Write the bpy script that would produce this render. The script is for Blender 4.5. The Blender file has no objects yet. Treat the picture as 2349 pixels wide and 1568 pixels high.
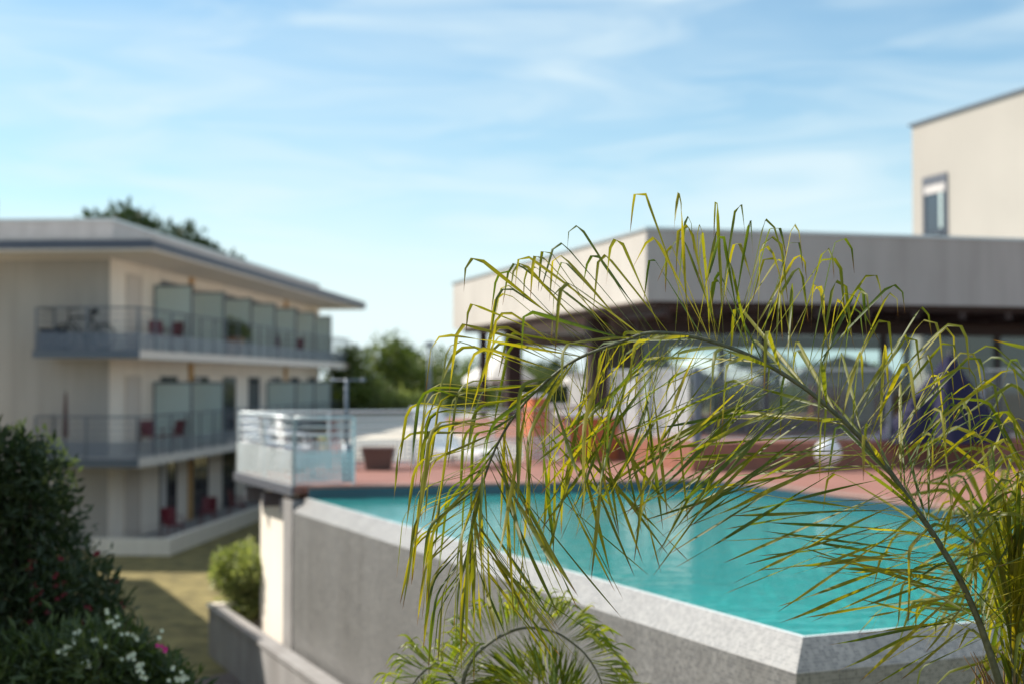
import bpy, math, random
from mathutils import Vector, Matrix
R = math.radians
rnd = random.Random(7)
sc = bpy.context.scene
C = sc.collection

# ------------------------------------------------------------------ camera, sky, sun, exposure
EYE = 4.4
PITCH = math.atan(38.5 / 1422.2)
F = 50 / 36 * 1024
cam_d = bpy.data.cameras.new("camera"); cam = bpy.data.objects.new("camera", cam_d); C.objects.link(cam)
cam.location = (0, 0, EYE); cam.rotation_euler = (R(90) + PITCH, 0, 0)
cam_d.lens = 50; cam_d.sensor_width = 36; cam_d.clip_start = 0.05; cam_d.clip_end = 3000
cam_d.dof.use_dof = True; cam_d.dof.focus_distance = 5.5; cam_d.dof.aperture_fstop = 1.5
cam_d.dof.aperture_blades = 9
sc.camera = cam

SUN_AZ, SUN_EL = R(71), R(45)          # azimuth measured from +Y towards -X
sdir = Vector((-math.sin(SUN_AZ) * math.cos(SUN_EL), math.cos(SUN_AZ) * math.cos(SUN_EL), math.sin(SUN_EL)))
ld = bpy.data.lights.new("sun", 'SUN'); ld.energy = 4.1; ld.angle = R(0.53); ld.color = (1.0, 0.93, 0.82)
lo = bpy.data.objects.new("sun", ld); C.objects.link(lo)
lo.rotation_euler = sdir.to_track_quat('Z', 'Y').to_euler(); lo.location = (-20, 20, 40)

w = bpy.data.worlds.new("World"); sc.world = w; w.use_nodes = True
nt = w.node_tree; nt.nodes.clear()
def wn(t, **k):
    n = nt.nodes.new(t)
    for a, b in k.items(): setattr(n, a, b)
    return n
out = wn('ShaderNodeOutputWorld'); bg = wn('ShaderNodeBackground'); bg.inputs[1].default_value = 0.09
sky = wn('ShaderNodeTexSky', sky_type='NISHITA', sun_disc=False)
sky.sun_elevation = SUN_EL; sky.sun_rotation = -SUN_AZ; sky.altitude = 50; sky.air_density = 1.0
sky.dust_density = 0.6; sky.ozone_density = 2.2
tc = wn('ShaderNodeTexCoord')
mp = wn('ShaderNodeMapping'); mp.inputs['Rotation'].default_value = (0, R(-9), R(6)); mp.inputs['Scale'].default_value = (1.7, 1.7, 7.5)
n1 = wn('ShaderNodeTexNoise'); n1.inputs['Scale'].default_value = 1.6; n1.inputs['Detail'].default_value = 6
n1.inputs['Roughness'].default_value = 0.48; n1.inputs['Distortion'].default_value = 0.5
rp = wn('ShaderNodeValToRGB'); rp.color_ramp.elements[0].position = 0.30; rp.color_ramp.elements[1].position = 0.68
rp.color_ramp.elements[0].color = (0, 0, 0, 1); rp.color_ramp.elements[1].color = (1, 1, 1, 1)
mx = wn('ShaderNodeMixRGB'); mx.blend_type = 'MIX'
mx.inputs[2].default_value = (5.3, 6.25, 6.6, 1)     # thin high cloud
mult = wn('ShaderNodeMath', operation='MULTIPLY'); mult.inputs[1].default_value = 0.5
# haze veil near the horizon
sep = wn('ShaderNodeSeparateXYZ')
mr = wn('ShaderNodeMapRange'); mr.inputs[1].default_value = 0.0; mr.inputs[2].default_value = 0.17
mr.inputs[3].default_value = 0.9; mr.inputs[4].default_value = 0.0; mr.interpolation_type = 'SMOOTHSTEP'
mx2 = wn('ShaderNodeMixRGB'); mx2.inputs[2].default_value = (5.9, 6.9, 7.1, 1)
tint = wn('ShaderNodeMixRGB'); tint.blend_type = 'MULTIPLY'; tint.inputs[0].default_value = 1.0; tint.inputs[2].default_value = (0.86, 1.07, 1.04, 1)
L = nt.links.new
L(tc.outputs['Generated'], mp.inputs[0]); L(mp.outputs[0], n1.inputs['Vector']); L(n1.outputs[0], rp.inputs[0])
mpb = wn('ShaderNodeMapping'); mpb.inputs['Rotation'].default_value = (0, R(-14), R(-20)); mpb.inputs['Scale'].default_value = (2.2, 2.2, 13)
n2 = wn('ShaderNodeTexNoise'); n2.inputs['Scale'].default_value = 2.6; n2.inputs['Detail'].default_value = 3.5; n2.inputs['Roughness'].default_value = .55; n2.inputs['Distortion'].default_value = .9
rp2 = wn('ShaderNodeValToRGB'); rp2.color_ramp.elements[0].position = .42; rp2.color_ramp.elements[1].position = .72
m2_ = wn('ShaderNodeMath', operation='MULTIPLY'); m2_.inputs[1].default_value = .42
ad = wn('ShaderNodeMath', operation='ADD', use_clamp=True)
L(tc.outputs['Generated'], mpb.inputs[0]); L(mpb.outputs[0], n2.inputs['Vector']); L(n2.outputs[0], rp2.inputs[0]); L(rp2.outputs[0], m2_.inputs[0])
L(rp.outputs[0], mult.inputs[0]); L(mult.outputs[0], ad.inputs[0]); L(m2_.outputs[0], ad.inputs[1]); L(ad.outputs[0], mx.inputs[0]); L(sky.outputs[0], tint.inputs[1]); L(tint.outputs[0], mx.inputs[1])
L(tc.outputs['Generated'], sep.inputs[0]); L(sep.outputs[2], mr.inputs[0]); L(mr.outputs[0], mx2.inputs[0])
L(mx.outputs[0], mx2.inputs[1]); L(mx2.outputs[0], bg.inputs[0]); L(bg.outputs[0], out.inputs[0])

sc.view_settings.view_transform = 'Standard'; sc.view_settings.look = 'None'
sc.view_settings.exposure = 0.78; sc.view_settings.gamma = 1.0
sc.render.engine = 'CYCLES'; sc.cycles.use_denoising = True
sc.cycles.transparent_max_bounces = 24; sc.cycles.max_bounces = 10

# ------------------------------------------------------------------ helpers
K = 1024 / 2349.0
def P(x, y, Y):
    """point at forward distance Y seen at (x, y) of the 2349-wide survey of the photograph"""
    a = (x * K - 512) / F; b = -(y * K - 341.5) / F
    c, s = math.cos(PITCH), math.sin(PITCH)
    fy = c - b * s; fz = s + b * c
    return Vector((a / fy * Y, Y, EYE + fz / fy * Y))

def mat(name, col, rough=0.7, metal=0.0, noise=0.0, nscale=6.0, bump=0.0, spec=0.5, detail=4, coat=0.0):
    m = bpy.data.materials.new(name); m.use_nodes = True
    t = m.node_tree; b = t.nodes['Principled BSDF']
    b.inputs['Roughness'].default_value = rough; b.inputs['Metallic'].default_value = metal
    b.inputs['Specular IOR Level'].default_value = spec; b.inputs['Coat Weight'].default_value = coat
    b.inputs['Base Color'].default_value = (*col, 1)
    if noise or bump:
        g = t.nodes.new('ShaderNodeTexCoord'); n = t.nodes.new('ShaderNodeTexNoise')
        n.inputs['Scale'].default_value = nscale; n.inputs['Detail'].default_value = detail
        t.links.new(g.outputs['Object'], n.inputs['Vector'])
        if noise:
            r = t.nodes.new('ShaderNodeValToRGB')
            r.color_ramp.elements[0].position = 0.3; r.color_ramp.elements[1].position = 0.7
            r.color_ramp.elements[0].color = (*[c * (1 - noise) for c in col], 1)
            r.color_ramp.elements[1].color = (*[min(1, c * (1 + noise)) for c in col], 1)
            t.links.new(n.outputs[0], r.inputs[0]); t.links.new(r.outputs[0], b.inputs['Base Color'])
        if bump:
            bp = t.nodes.new('ShaderNodeBump'); bp.inputs['Strength'].default_value = bump; bp.inputs['Distance'].default_value = 0.02
            n2 = t.nodes.new('ShaderNodeTexNoise'); n2.inputs['Scale'].default_value = nscale * 12; n2.inputs['Detail'].default_value = 5
            t.links.new(g.outputs['Object'], n2.inputs['Vector'])
            t.links.new(n2.outputs[0], bp.inputs['Height']); t.links.new(bp.outputs[0], b.inputs['Normal'])
    return m

def leaf_mat(name, c1, c2, trans, tmix=0.45, rough=0.5):
    """c1..c2 varied by leaf (UV.x), tips brown (UV.y)"""
    m = bpy.data.materials.new(name); m.use_nodes = True; t = m.node_tree
    b = t.nodes['Principled BSDF']; o = t.nodes['Material Output']
    b.inputs['Roughness'].default_value = rough
    uv = t.nodes.new('ShaderNodeUVMap'); sp = t.nodes.new('ShaderNodeSeparateXYZ'); t.links.new(uv.outputs[0], sp.inputs[0])
    r = t.nodes.new('ShaderNodeValToRGB'); r.color_ramp.elements[0].color = (*c1, 1); r.color_ramp.elements[1].color = (*c2, 1)
    t.links.new(sp.outputs[0], r.inputs[0])
    tip = t.nodes.new('ShaderNodeMapRange'); tip.inputs[1].default_value = 0.90; tip.inputs[2].default_value = 0.96
    t.links.new(sp.outputs[1], tip.inputs[0])
    mx = t.nodes.new('ShaderNodeMixRGB'); mx.inputs[2].default_value = (0.09, 0.045, 0.015, 1)
    t.links.new(tip.outputs[0], mx.inputs[0]); t.links.new(r.outputs[0], mx.inputs[1])
    t.links.new(mx.outputs[0], b.inputs['Base Color'])
    tr = t.nodes.new('ShaderNodeBsdfTranslucent')
    tm = t.nodes.new('ShaderNodeMixRGB'); tm.blend_type = 'MULTIPLY'; tm.inputs[0].default_value = 1
    tm.inputs[2].default_value = (*trans, 1); t.links.new(mx.outputs[0], tm.inputs[1]); t.links.new(tm.outputs[0], tr.inputs[0])
    ms = t.nodes.new('ShaderNodeMixShader'); ms.inputs[0].default_value = tmix
    t.links.new(b.outputs[0], ms.inputs[1]); t.links.new(tr.outputs[0], ms.inputs[2]); t.links.new(ms.outputs[0], o.inputs[0])
    return m

def perforated_mat(name, col, pitch=0.075, hole=0.33, rough=0.45, metal=0.0):
    m = mat(name, col, rough, metal); t = m.node_tree; b = t.nodes['Principled BSDF']; o = t.nodes['Material Output']
    uv = t.nodes.new('ShaderNodeUVMap'); vm = t.nodes.new('ShaderNodeVectorMath'); vm.operation = 'SCALE'; vm.inputs['Scale'].default_value = 1 / pitch
    fr = t.nodes.new('ShaderNodeVectorMath'); fr.operation = 'FRACTION'
    sb = t.nodes.new('ShaderNodeVectorMath'); sb.operation = 'SUBTRACT'; sb.inputs[1].default_value = (0.5, 0.5, 0)
    le = t.nodes.new('ShaderNodeVectorMath'); le.operation = 'LENGTH'
    lt = t.nodes.new('ShaderNodeMath'); lt.operation = 'LESS_THAN'; lt.inputs[1].default_value = hole
    tr = t.nodes.new('ShaderNodeBsdfTransparent'); ms = t.nodes.new('ShaderNodeMixShader')
    t.links.new(uv.outputs[0], vm.inputs[0]); t.links.new(vm.outputs[0], fr.inputs[0]); t.links.new(fr.outputs[0], sb.inputs[0])
    t.links.new(sb.outputs[0], le.inputs[0]); t.links.new(le.outputs['Value'], lt.inputs[0]); t.links.new(lt.outputs[0], ms.inputs[0])
    t.links.new(b.outputs[0], ms.inputs[1]); t.links.new(tr.outputs[0], ms.inputs[2]); t.links.new(ms.outputs[0], o.inputs[0])
    return m

def glass_mat(name, tintc=(0.8, 0.9, 0.88), refl=None, rough=0.01, body=0.0, bodycol=(0.5, 0.6, 0.6)):
    m = bpy.data.materials.new(name); m.use_nodes = True; t = m.node_tree; t.nodes.clear()
    o = t.nodes.new('ShaderNodeOutputMaterial'); tr = t.nodes.new('ShaderNodeBsdfTransparent'); tr.inputs[0].default_value = (*tintc, 1)
    gl = t.nodes.new('ShaderNodeBsdfGlossy'); gl.inputs['Roughness'].default_value = rough
    fr = t.nodes.new('ShaderNodeFresnel'); fr.inputs[0].default_value = 1.5
    ms = t.nodes.new('ShaderNodeMixShader'); t.links.new(fr.outputs[0], ms.inputs[0])
    base = tr
    if body:
        d = t.nodes.new('ShaderNodeBsdfDiffuse'); d.inputs[0].default_value = (*bodycol, 1)
        tl = t.nodes.new('ShaderNodeBsdfTranslucent'); tl.inputs[0].default_value = (*bodycol, 1)
        a = t.nodes.new('ShaderNodeAddShader'); m1 = t.nodes.new('ShaderNodeMixShader'); m1.inputs[0].default_value = 0.5
        t.links.new(d.outputs[0], m1.inputs[1]); t.links.new(tl.outputs[0], m1.inputs[2])
        m2 = t.nodes.new('ShaderNodeMixShader'); m2.inputs[0].default_value = body
        t.links.new(tr.outputs[0], m2.inputs[1]); t.links.new(m1.outputs[0], m2.inputs[2]); base = m2
    t.links.new(base.outputs[0], ms.inputs[1]); t.links.new(gl.outputs[0], ms.inputs[2]); t.links.new(ms.outputs[0], o.inputs[0])
    return m

class MB:
    def __init__(s): s.v = []; s.f = []; s.uv = []; s.sm = []
    def face(s, pts, uvs=None, smooth=False):
        i = len(s.v); s.v += [tuple(p) for p in pts]; n = len(pts); s.f.append(tuple(range(i, i + n)))
        s.uv.append(uvs if uvs else [(0, 0)] * n); s.sm.append(smooth)
    def quad(s, a, b, c, d, su=None, sv=None):
        a, b, c, d = map(Vector, (a, b, c, d)); 
        lu = (b - a).length if su is None else su; lv = (d - a).length if sv is None else sv
        s.face([a, b, c, d], [(0, 0), (lu, 0), (lu, lv), (0, lv)])
    def box(s, x0, x1, y0, y1, z0, z1, M=None):
        p = [Vector((x, y, z)) for z in (z0, z1) for y in (y0, y1) for x in (x0, x1)]
        if M is not None: p = [M @ q for q in p]
        for a, b, c, d in ((0, 1, 5, 4), (1, 3, 7, 5), (3, 2, 6, 7), (2, 0, 4, 6), (4, 5, 7, 6), (0, 2, 3, 1)): s.quad(p[a], p[b], p[c], p[d])
        return s
    def bbox(s, x0, x1, y0, y1, z0, z1, r=0.02):
        """box with chamfered vertical and top edges"""
        r = min(r, (x1 - x0) / 3, (y1 - y0) / 3, (z1 - z0) / 2)
        lo = [(x0 + r, y0), (x1 - r, y0), (x1, y0 + r), (x1, y1 - r), (x1 - r, y1), (x0 + r, y1), (x0, y1 - r), (x0, y0 + r)]
        hi = [(x0 + 1.5 * r, y0 + r), (x1 - 1.5 * r, y0 + r), (x1 - r, y0 + 1.5 * r), (x1 - r, y1 - 1.5 * r), (x1 - 1.5 * r, y1 - r), (x0 + 1.5 * r, y1 - r), (x0 + r, y1 - 1.5 * r), (x0 + r, y0 + 1.5 * r)]
        for i in range(8):
            j = (i + 1) % 8
            s.quad((*lo[i], z0), (*lo[j], z0), (*lo[j], z1 - r), (*lo[i], z1 - r))
            s.quad((*lo[i], z1 - r), (*lo[j], z1 - r), (*hi[j], z1), (*hi[i], z1))
        s.face([(*p, z1) for p in hi]); s.face([(*p, z0) for p in reversed(lo)])
        return s
    def tube(s, pts, rad, n=8, caps=True):
        pts = [Vector(p) for p in pts]; rads = rad if isinstance(rad, (list, tuple)) else [rad] * len(pts)
        rings = []; ref = None
        for i, p in enumerate(pts):
            t = (pts[min(i + 1, len(pts) - 1)] - pts[max(i - 1, 0)]).normalized()
            if ref is None:
                ref = Vector((0, 0, 1)) if abs(t.z) < 0.9 else Vector((1, 0, 0))
            u = (ref - t * ref.dot(t)).normalized(); v = t.cross(u); ref = u
            rings.append([p + (u * math.cos(2 * math.pi * k / n) + v * math.sin(2 * math.pi * k / n)) * rads[i] for k in range(n)])
        b = len(s.v)
        for r in rings: s.v += [tuple(q) for q in r]
        for i in range(len(rings) - 1):
            for k in range(n):
                s.f.append((b + i * n + k, b + i * n + (k + 1) % n, b + (i + 1) * n + (k + 1) % n, b + (i + 1) * n + k))
                s.uv.append([(0, 0)] * 4); s.sm.append(True)
        if caps:
            s.f.append(tuple(b + k for k in reversed(range(n)))); s.uv.append([(0, 0)] * n); s.sm.append(False)
            s.f.append(tuple(b + (len(rings) - 1) * n + k for k in range(n))); s.uv.append([(0, 0)] * n); s.sm.append(False)
        return s
    def lathe(s, prof, n=20, cx=0, cy=0):
        b = len(s.v)
        for r, z in prof:
            s.v += [(cx + r * math.cos(2 * math.pi * k / n), cy + r * math.sin(2 * math.pi * k / n), z) for k in range(n)]
        for i in range(len(prof) - 1):
            for k in range(n):
                s.f.append((b + i * n + k, b + i * n + (k + 1) % n, b + (i + 1) * n + (k + 1) % n, b + (i + 1) * n + k)); s.uv.append([(0, 0)] * 4); s.sm.append(True)
        return s
    def prism(s, poly, z0, z1):
        n = len(poly)
        s.face([(x, y, z1) for x, y in poly], [(x, y) for x, y in poly]); s.face([(x, y, z0) for x, y in reversed(poly)])
        for i in range(n):
            a, b = poly[i], poly[(i + 1) % n]; s.quad((*a, z0), (*b, z0), (*b, z1), (*a, z1))
        return s
    def build(s, name, m, parent=None, bevel=0):
        me = bpy.data.meshes.new(name); me.from_pydata(s.v, [], s.f)
        ul = me.uv_layers.new(name='UVMap'); flat = []
        for u in s.uv:
            for a in u: flat += [a[0], a[1]]
        ul.data.foreach_set('uv', flat); me.polygons.foreach_set('use_smooth', s.sm)
        me.materials.append(m); me.update()
        o = bpy.data.objects.new(name, me); C.objects.link(o)
        if parent is not None: o.parent = parent
        if bevel:
            b = o.modifiers.new('bevel', 'BEVEL'); b.width = bevel; b.segments = 2; b.limit_method = 'ANGLE'
        return o

def tag(o, label=None, cat=None, group=None, kind=None):
    if label: o['label'] = label
    if cat: o['category'] = cat
    if group: o['group'] = group
    if kind: o['kind'] = kind
    return o
def thing(name, label, cat, loc=(0, 0, 0), rz=0, group=None):
    o = bpy.data.objects.new(name, None); C.objects.link(o); o.empty_display_size = 0.2
    o.location = loc; o.rotation_euler = (0, 0, rz)
    return tag(o, label, cat, group)
def copy_tree(o, parent=None):
    c = o.copy(); C.objects.link(c); c.parent = parent
    for ch in [x for x in o.children]: copy_tree(ch, c)
    return c

# ------------------------------------------------------------------ materials
M = {}
M['lawn'] = mat('lawn', (0.21, 0.17, 0.065), 0.95, noise=0.5, nscale=2.2, bump=0.9)
M['gravel'] = mat('gravel', (0.26, 0.20, 0.18), 0.95, noise=0.3, nscale=30, bump=1.0)
M['render_beige'] = mat('render_beige', (0.50, 0.46, 0.415), 0.9, noise=0.05, nscale=0.6, bump=0.12)
M['render_shade_side'] = mat('render_shade_side', (0.42, 0.40, 0.38), 0.9, noise=0.05, nscale=0.5, bump=0.12)
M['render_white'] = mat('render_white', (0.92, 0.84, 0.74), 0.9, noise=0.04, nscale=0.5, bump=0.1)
M['soffit'] = mat('soffit', (0.74, 0.68, 0.62), 0.9, noise=0.04)
M['slate'] = mat('slate', (0.075, 0.085, 0.115), 0.6, noise=0.08)
M['parapet'] = mat('parapet', (0.52, 0.48, 0.46), 0.8, noise=0.05)
M['ochre'] = mat('ochre', (0.55, 0.33, 0.13), 0.8, noise=0.08)
M['metal_grey'] = mat('metal_grey', (0.14, 0.165, 0.20), 0.45, 0.3)
M['metal_pale'] = mat('metal_pale', (0.55, 0.60, 0.62), 0.35, 0.4)
M['metal_dark'] = mat('metal_dark', (0.012, 0.014, 0.02), 0.6)
M['perf'] = perforated_mat('perforated_blue_grey', (0.16, 0.19, 0.24), pitch=.04, hole=.3)
M['perf_pale'] = perforated_mat('perforated_pale', (0.62, 0.68, 0.69), metal=0.25)
M['frost'] = glass_mat('frosted_glass', (0.6, 0.75, 0.72), body=0.97, bodycol=(0.86, 0.97, 0.94), rough=0.25)
M['glass'] = glass_mat('clear_glass', (0.78, 0.86, 0.85))
M['window'] = mat('window_glass', (0.03, 0.035, 0.05), 0.06, spec=0.9)
M['shutter'] = mat('shutter', (0.66, 0.59, 0.52), 0.7)
M['frame_dark'] = mat('frame_dark', (0.10, 0.105, 0.125), 0.5)
M['red'] = mat('red_plastic', (0.14, 0.008, 0.02), 0.4)
M['black'] = mat('black_rubber', (0.012, 0.013, 0.018), 0.5)
M['wood_pale'] = mat('pale_wood', (0.42, 0.22, 0.13), 0.7, noise=0.2)
M['deck'] = mat('deck', (0.29, 0.13, 0.10), 0.75, noise=0.12, nscale=3)
M['ipe'] = mat('ipe', (0.25, 0.10, 0.065), 0.65, noise=0.2, nscale=4)
M['terracotta'] = mat('terracotta', (0.50, 0.14, 0.055), 0.8, noise=0.12)
M['brownmetal'] = mat('brown_metal', (0.035, 0.020, 0.020), 0.55)
M['white'] = mat('white_plastic', (0.80, 0.80, 0.80), 0.35)
M['canvas'] = mat('white_canvas', (0.78, 0.76, 0.74), 0.9)
M['navy'] = mat('navy_fabric', (0.009, 0.008, 0.042), 0.85, noise=0.2, nscale=5)
M['concrete'] = mat('concrete', (0.33, 0.315, 0.31), 0.9, noise=0.12, nscale=2, bump=0.3)
M['bark'] = mat('bark', (0.10, 0.07, 0.05), 0.95, noise=0.3, nscale=10, bump=0.8)
M['stone_dark'] = mat('stone_dark', (0.16, 0.13, 0.14), 0.85, noise=0.1)
M['interior'] = mat('interior', (0.30, 0.29, 0.29), 0.8, noise=0.08)
M['pot'] = mat('pot', (0.13, 0.075, 0.06), 0.6)
M['basin'] = mat('basin', (0.11, 0.66, 0.64), 0.6, noise=0.12, nscale=5)
M['lip'] = mat('lip', (0.72, 0.78, 0.78), 0.25)
M['petal_white'] = mat('petal_white', (0.55, 0.60, 0.50), 0.7)
M['petal_red'] = mat('petal_red', (0.22, 0.02, 0.035), 0.7)
M['petal_pink'] = mat('petal_pink', (0.55, 0.03, 0.25), 0.7)
M['leaf_dark'] = leaf_mat('leaf_dark', (0.015, 0.035, 0.012), (0.045, 0.065, 0.02), (1.3, 1.5, 0.6), 0.25)
M['leaf_mid'] = leaf_mat('leaf_mid', (0.055, 0.09, 0.025), (0.14, 0.17, 0.04), (1.6, 1.7, 0.6), 0.35)
M['leaf_pale'] = leaf_mat('leaf_pale', (0.17, 0.21, 0.075), (0.36, 0.38, 0.17), (1.5, 1.6, 0.7), 0.4)
M['palm'] = leaf_mat('palm_leaf', (0.045, 0.075, 0.010), (0.20, 0.18, 0.016), (3.0, 2.7, 0.5), 0.45, 0.5)
M['palm_young'] = leaf_mat('palm_leaf_young', (0.10, 0.15, 0.02), (0.24, 0.25, 0.035), (2.4, 2.3, 0.6), 0.42, 0.4)
M['rachis'] = mat('rachis', (0.085, 0.09, 0.055), 0.6, noise=0.35, nscale=40)
M['fibre'] = mat('fibre', (0.19, 0.11, 0.05), 0.95, noise=0.3, nscale=25, bump=0.6)

def mosaic(name, dark, light, grout):
    m = bpy.data.materials.new(name); m.use_nodes = True; t = m.node_tree; b = t.nodes['Principled BSDF']
    uv = t.nodes.new('ShaderNodeUVMap'); br = t.nodes.new('ShaderNodeTexBrick')
    br.offset = 0; br.squash = 1; br.inputs['Scale'].default_value = 1
    br.inputs['Brick Width'].default_value = 0.025; br.inputs['Row Height'].default_value = 0.025
    br.inputs['Mortar Size'].default_value = 0.0013; br.inputs['Mortar Smooth'].default_value = 0.2; br.inputs['Bias'].default_value = -0.1
    br.inputs['Color1'].default_value = (*dark, 1); br.inputs['Color2'].default_value = (*light, 1); br.inputs['Mortar'].default_value = (*grout, 1)
    n = t.nodes.new('ShaderNodeTexNoise'); n.inputs['Scale'].default_value = 3.5; n.inputs['Detail'].default_value = 4
    r = t.nodes.new('ShaderNodeValToRGB'); r.color_ramp.elements[0].position = 0.3; r.color_ramp.elements[1].position = 0.7
    r.color_ramp.elements[0].color = (0.93, 0.93, 0.93, 1); r.color_ramp.elements[1].color = (1.06, 1.06, 1.06, 1)
    mu = t.nodes.new('ShaderNodeMixRGB'); mu.blend_type = 'MULTIPLY'; mu.inputs[0].default_value = 1
    t.links.new(uv.outputs[0], br.inputs['Vector']); t.links.new(uv.outputs[0], n.inputs['Vector']); t.links.new(n.outputs[0], r.inputs[0])
    t.links.new(br.outputs['Color'], mu.inputs[1]); t.links.new(r.outputs[0], mu.inputs[2]); t.links.new(mu.outputs[0], b.inputs['Base Color'])
    b.inputs['Roughness'].default_value = 0.46; b.inputs['Specular IOR Level'].default_value = 0.75; b.inputs['Coat Weight'].default_value = 0.25; b.inputs['Coat Roughness'].default_value = 0.4
    bp = t.nodes.new('ShaderNodeBump'); bp.inputs['Strength'].default_value = 0.35; bp.inputs['Distance'].default_value = 0.003; bp.invert = True
    t.links.new(br.outputs['Fac'], bp.inputs['Height']); t.links.new(bp.outputs[0], b.inputs['Normal'])
    return m
M['mosaic'] = mosaic('mosaic', (0.12, 0.12, 0.125), (0.25, 0.245, 0.24), (0.34, 0.32, 0.29))

def water_mat():
    m = bpy.data.materials.new('water'); m.use_nodes = True; t = m.node_tree; t.nodes.clear()
    o = t.nodes.new('ShaderNodeOutputMaterial'); tr = t.nodes.new('ShaderNodeBsdfTransparent'); tr.inputs[0].default_value = (0.30, 0.93, 0.92, 1)
    gl = t.nodes.new('ShaderNodeBsdfGlossy'); gl.inputs['Roughness'].default_value = 0.05
    tc = t.nodes.new('ShaderNodeTexCoord'); mp = t.nodes.new('ShaderNodeMapping'); mp.inputs['Scale'].default_value = (1.0, 1.4, 1)
    n = t.nodes.new('ShaderNodeTexNoise'); n.inputs['Scale'].default_value = 3.2; n.inputs['Detail'].default_value = 3
    bp = t.nodes.new('ShaderNodeBump'); bp.inputs['Strength'].default_value = 0.9; bp.inputs['Distance'].default_value = 0.012
    t.links.new(tc.outputs['Object'], mp.inputs[0]); t.links.new(mp.outputs[0], n.inputs['Vector'])
    t.links.new(n.outputs[0], bp.inputs['Height']); t.links.new(bp.outputs[0], gl.inputs['Normal'])
    fr = t.nodes.new('ShaderNodeFresnel'); fr.inputs[0].default_value = 1.42; t.links.new(bp.outputs[0], fr.inputs['Normal'])
    df = t.nodes.new('ShaderNodeBsdfDiffuse'); df.inputs[0].default_value = (0.10, 0.70, 0.68, 1)
    mb_ = t.nodes.new('ShaderNodeMixShader'); mb_.inputs[0].default_value = 0.38; t.links.new(tr.outputs[0], mb_.inputs[1]); t.links.new(df.outputs[0], mb_.inputs[2])
    ms = t.nodes.new('ShaderNodeMixShader'); t.links.new(fr.outputs[0], ms.inputs[0]); t.links.new(mb_.outputs[0], ms.inputs[1])
    t.links.new(gl.outputs[0], ms.inputs[2]); t.links.new(ms.outputs[0], o.inputs[0])
    return m
M['water'] = water_mat()

def streak(m, amt=.16, sc=(1.6, 1.6, .16)):
    t = m.node_tree; b = t.nodes['Principled BSDF']; src = b.inputs['Base Color'].links[0].from_socket
    g = t.nodes.new('ShaderNodeTexCoord'); mp = t.nodes.new('ShaderNodeMapping'); mp.inputs['Scale'].default_value = sc
    n = t.nodes.new('ShaderNodeTexNoise'); n.inputs['Scale'].default_value = 1.6; n.inputs['Detail'].default_value = 6; n.inputs['Roughness'].default_value = .6
    r = t.nodes.new('ShaderNodeValToRGB'); r.color_ramp.elements[0].position = .32; r.color_ramp.elements[1].position = .6
    r.color_ramp.elements[0].color = (1 - amt, 1 - amt * 1.05, 1 - amt * 1.1, 1); r.color_ramp.elements[1].color = (1, 1, 1, 1)
    mu = t.nodes.new('ShaderNodeMixRGB'); mu.blend_type = 'MULTIPLY'; mu.inputs[0].default_value = 1
    t.links.new(g.outputs['Object'], mp.inputs[0]); t.links.new(mp.outputs[0], n.inputs['Vector']); t.links.new(n.outputs[0], r.inputs[0])
    t.links.new(src, mu.inputs[1]); t.links.new(r.outputs[0], mu.inputs[2]); t.links.new(mu.outputs[0], b.inputs['Base Color'])
for k_, a_ in (('render_beige', .12), ('render_shade_side', .14), ('render_white', .10), ('parapet', .16), ('concrete', .25), ('mosaic', .16), ('deck', .15)):
    streak(M[k_], a_, (1.6, 1.6, .16) if k_ != 'deck' else (.6, .6, .6))

# ------------------------------------------------------------------ ground
b = MB(); b.face([(-600, -300, 0), (600, -300, 0), (600, 1500, 0), (-600, 1500, 0)]); tag(b.build('lawn', M['lawn']), kind='structure')

# pool frame: line from near corner A going away to the left
A = Vector((1.84, 9.0)); g1 = Vector((-0.4027, 0.9153)); g1p = Vector((0.9153, 0.4027))
LEN1 = 11.5
B = A + g1 * LEN1                                   # far left corner of the pool
Cc = Vector((2.93, 21.05)); 
D = A + g1p * 6.3; 
WZ = EYE - 1.61; DZ = EYE - 1.45
# gravel path running along the low wall
pth = [A + g1 * s + g1p * -q for s, q in ((1, 1.9), (12, 1.8), (13.5, 1.3), (14, 0.52), (1, 0.52))]
b = MB(); b.face([(p.x, p.y, 0.006) for p in pth]); tag(b.build('gravel_path', M['gravel']), kind='structure')

# ------------------------------------------------------------------ swimming pool
pool = thing('swimming_pool', 'raised turquoise swimming pool with grey mosaic walls and a sloping rim', 'swimming pool', (A.x, A.y, 0), 0)
o0 = Vector((A.x, A.y, 0))
def off(p, n1, n2, w): return p - n1 * w - n2 * w
W_, H_, LIP = 0.21, 0.175, 0.03
n1 = -g1p; n2 = Vector((g1p.x, g1p.y)); n_right = Vector((0.4027, -0.9153))
def ring(w):      # outline points offset outward by w along left line and near line
    a = A + n1 * w + n_right * w
    bb = B + n1 * w
    d = D + n_right * w
    return bb, a, d
def v3(p, z): return Vector((p.x, p.y, z)) - o0
def strip(mb, w0, z0, w1, z1, voff=0):
    r0, r1 = ring(w0), ring(w1)
    l = math.hypot(w1 - w0, z1 - z0)
    for i in range(2):
        a, c = r0[i], r0[i + 1]; e, f = r1[i], r1[i + 1]
        base = r0[1]
        du = lambda p, k=i: ((p - A).dot(g1) if k == 0 else (p - A).dot(g1p) + 40)
        mb.face([v3(e, z1), v3(f, z1), v3(c, z0), v3(a, z0)], [(du(e), voff + l), (du(f), voff + l), (du(c), voff), (du(a), voff)])
mb = MB(); strip(mb, LIP, WZ + 0.006, W_, WZ - H_); mb.build('coping', M['mosaic'], pool)
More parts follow.
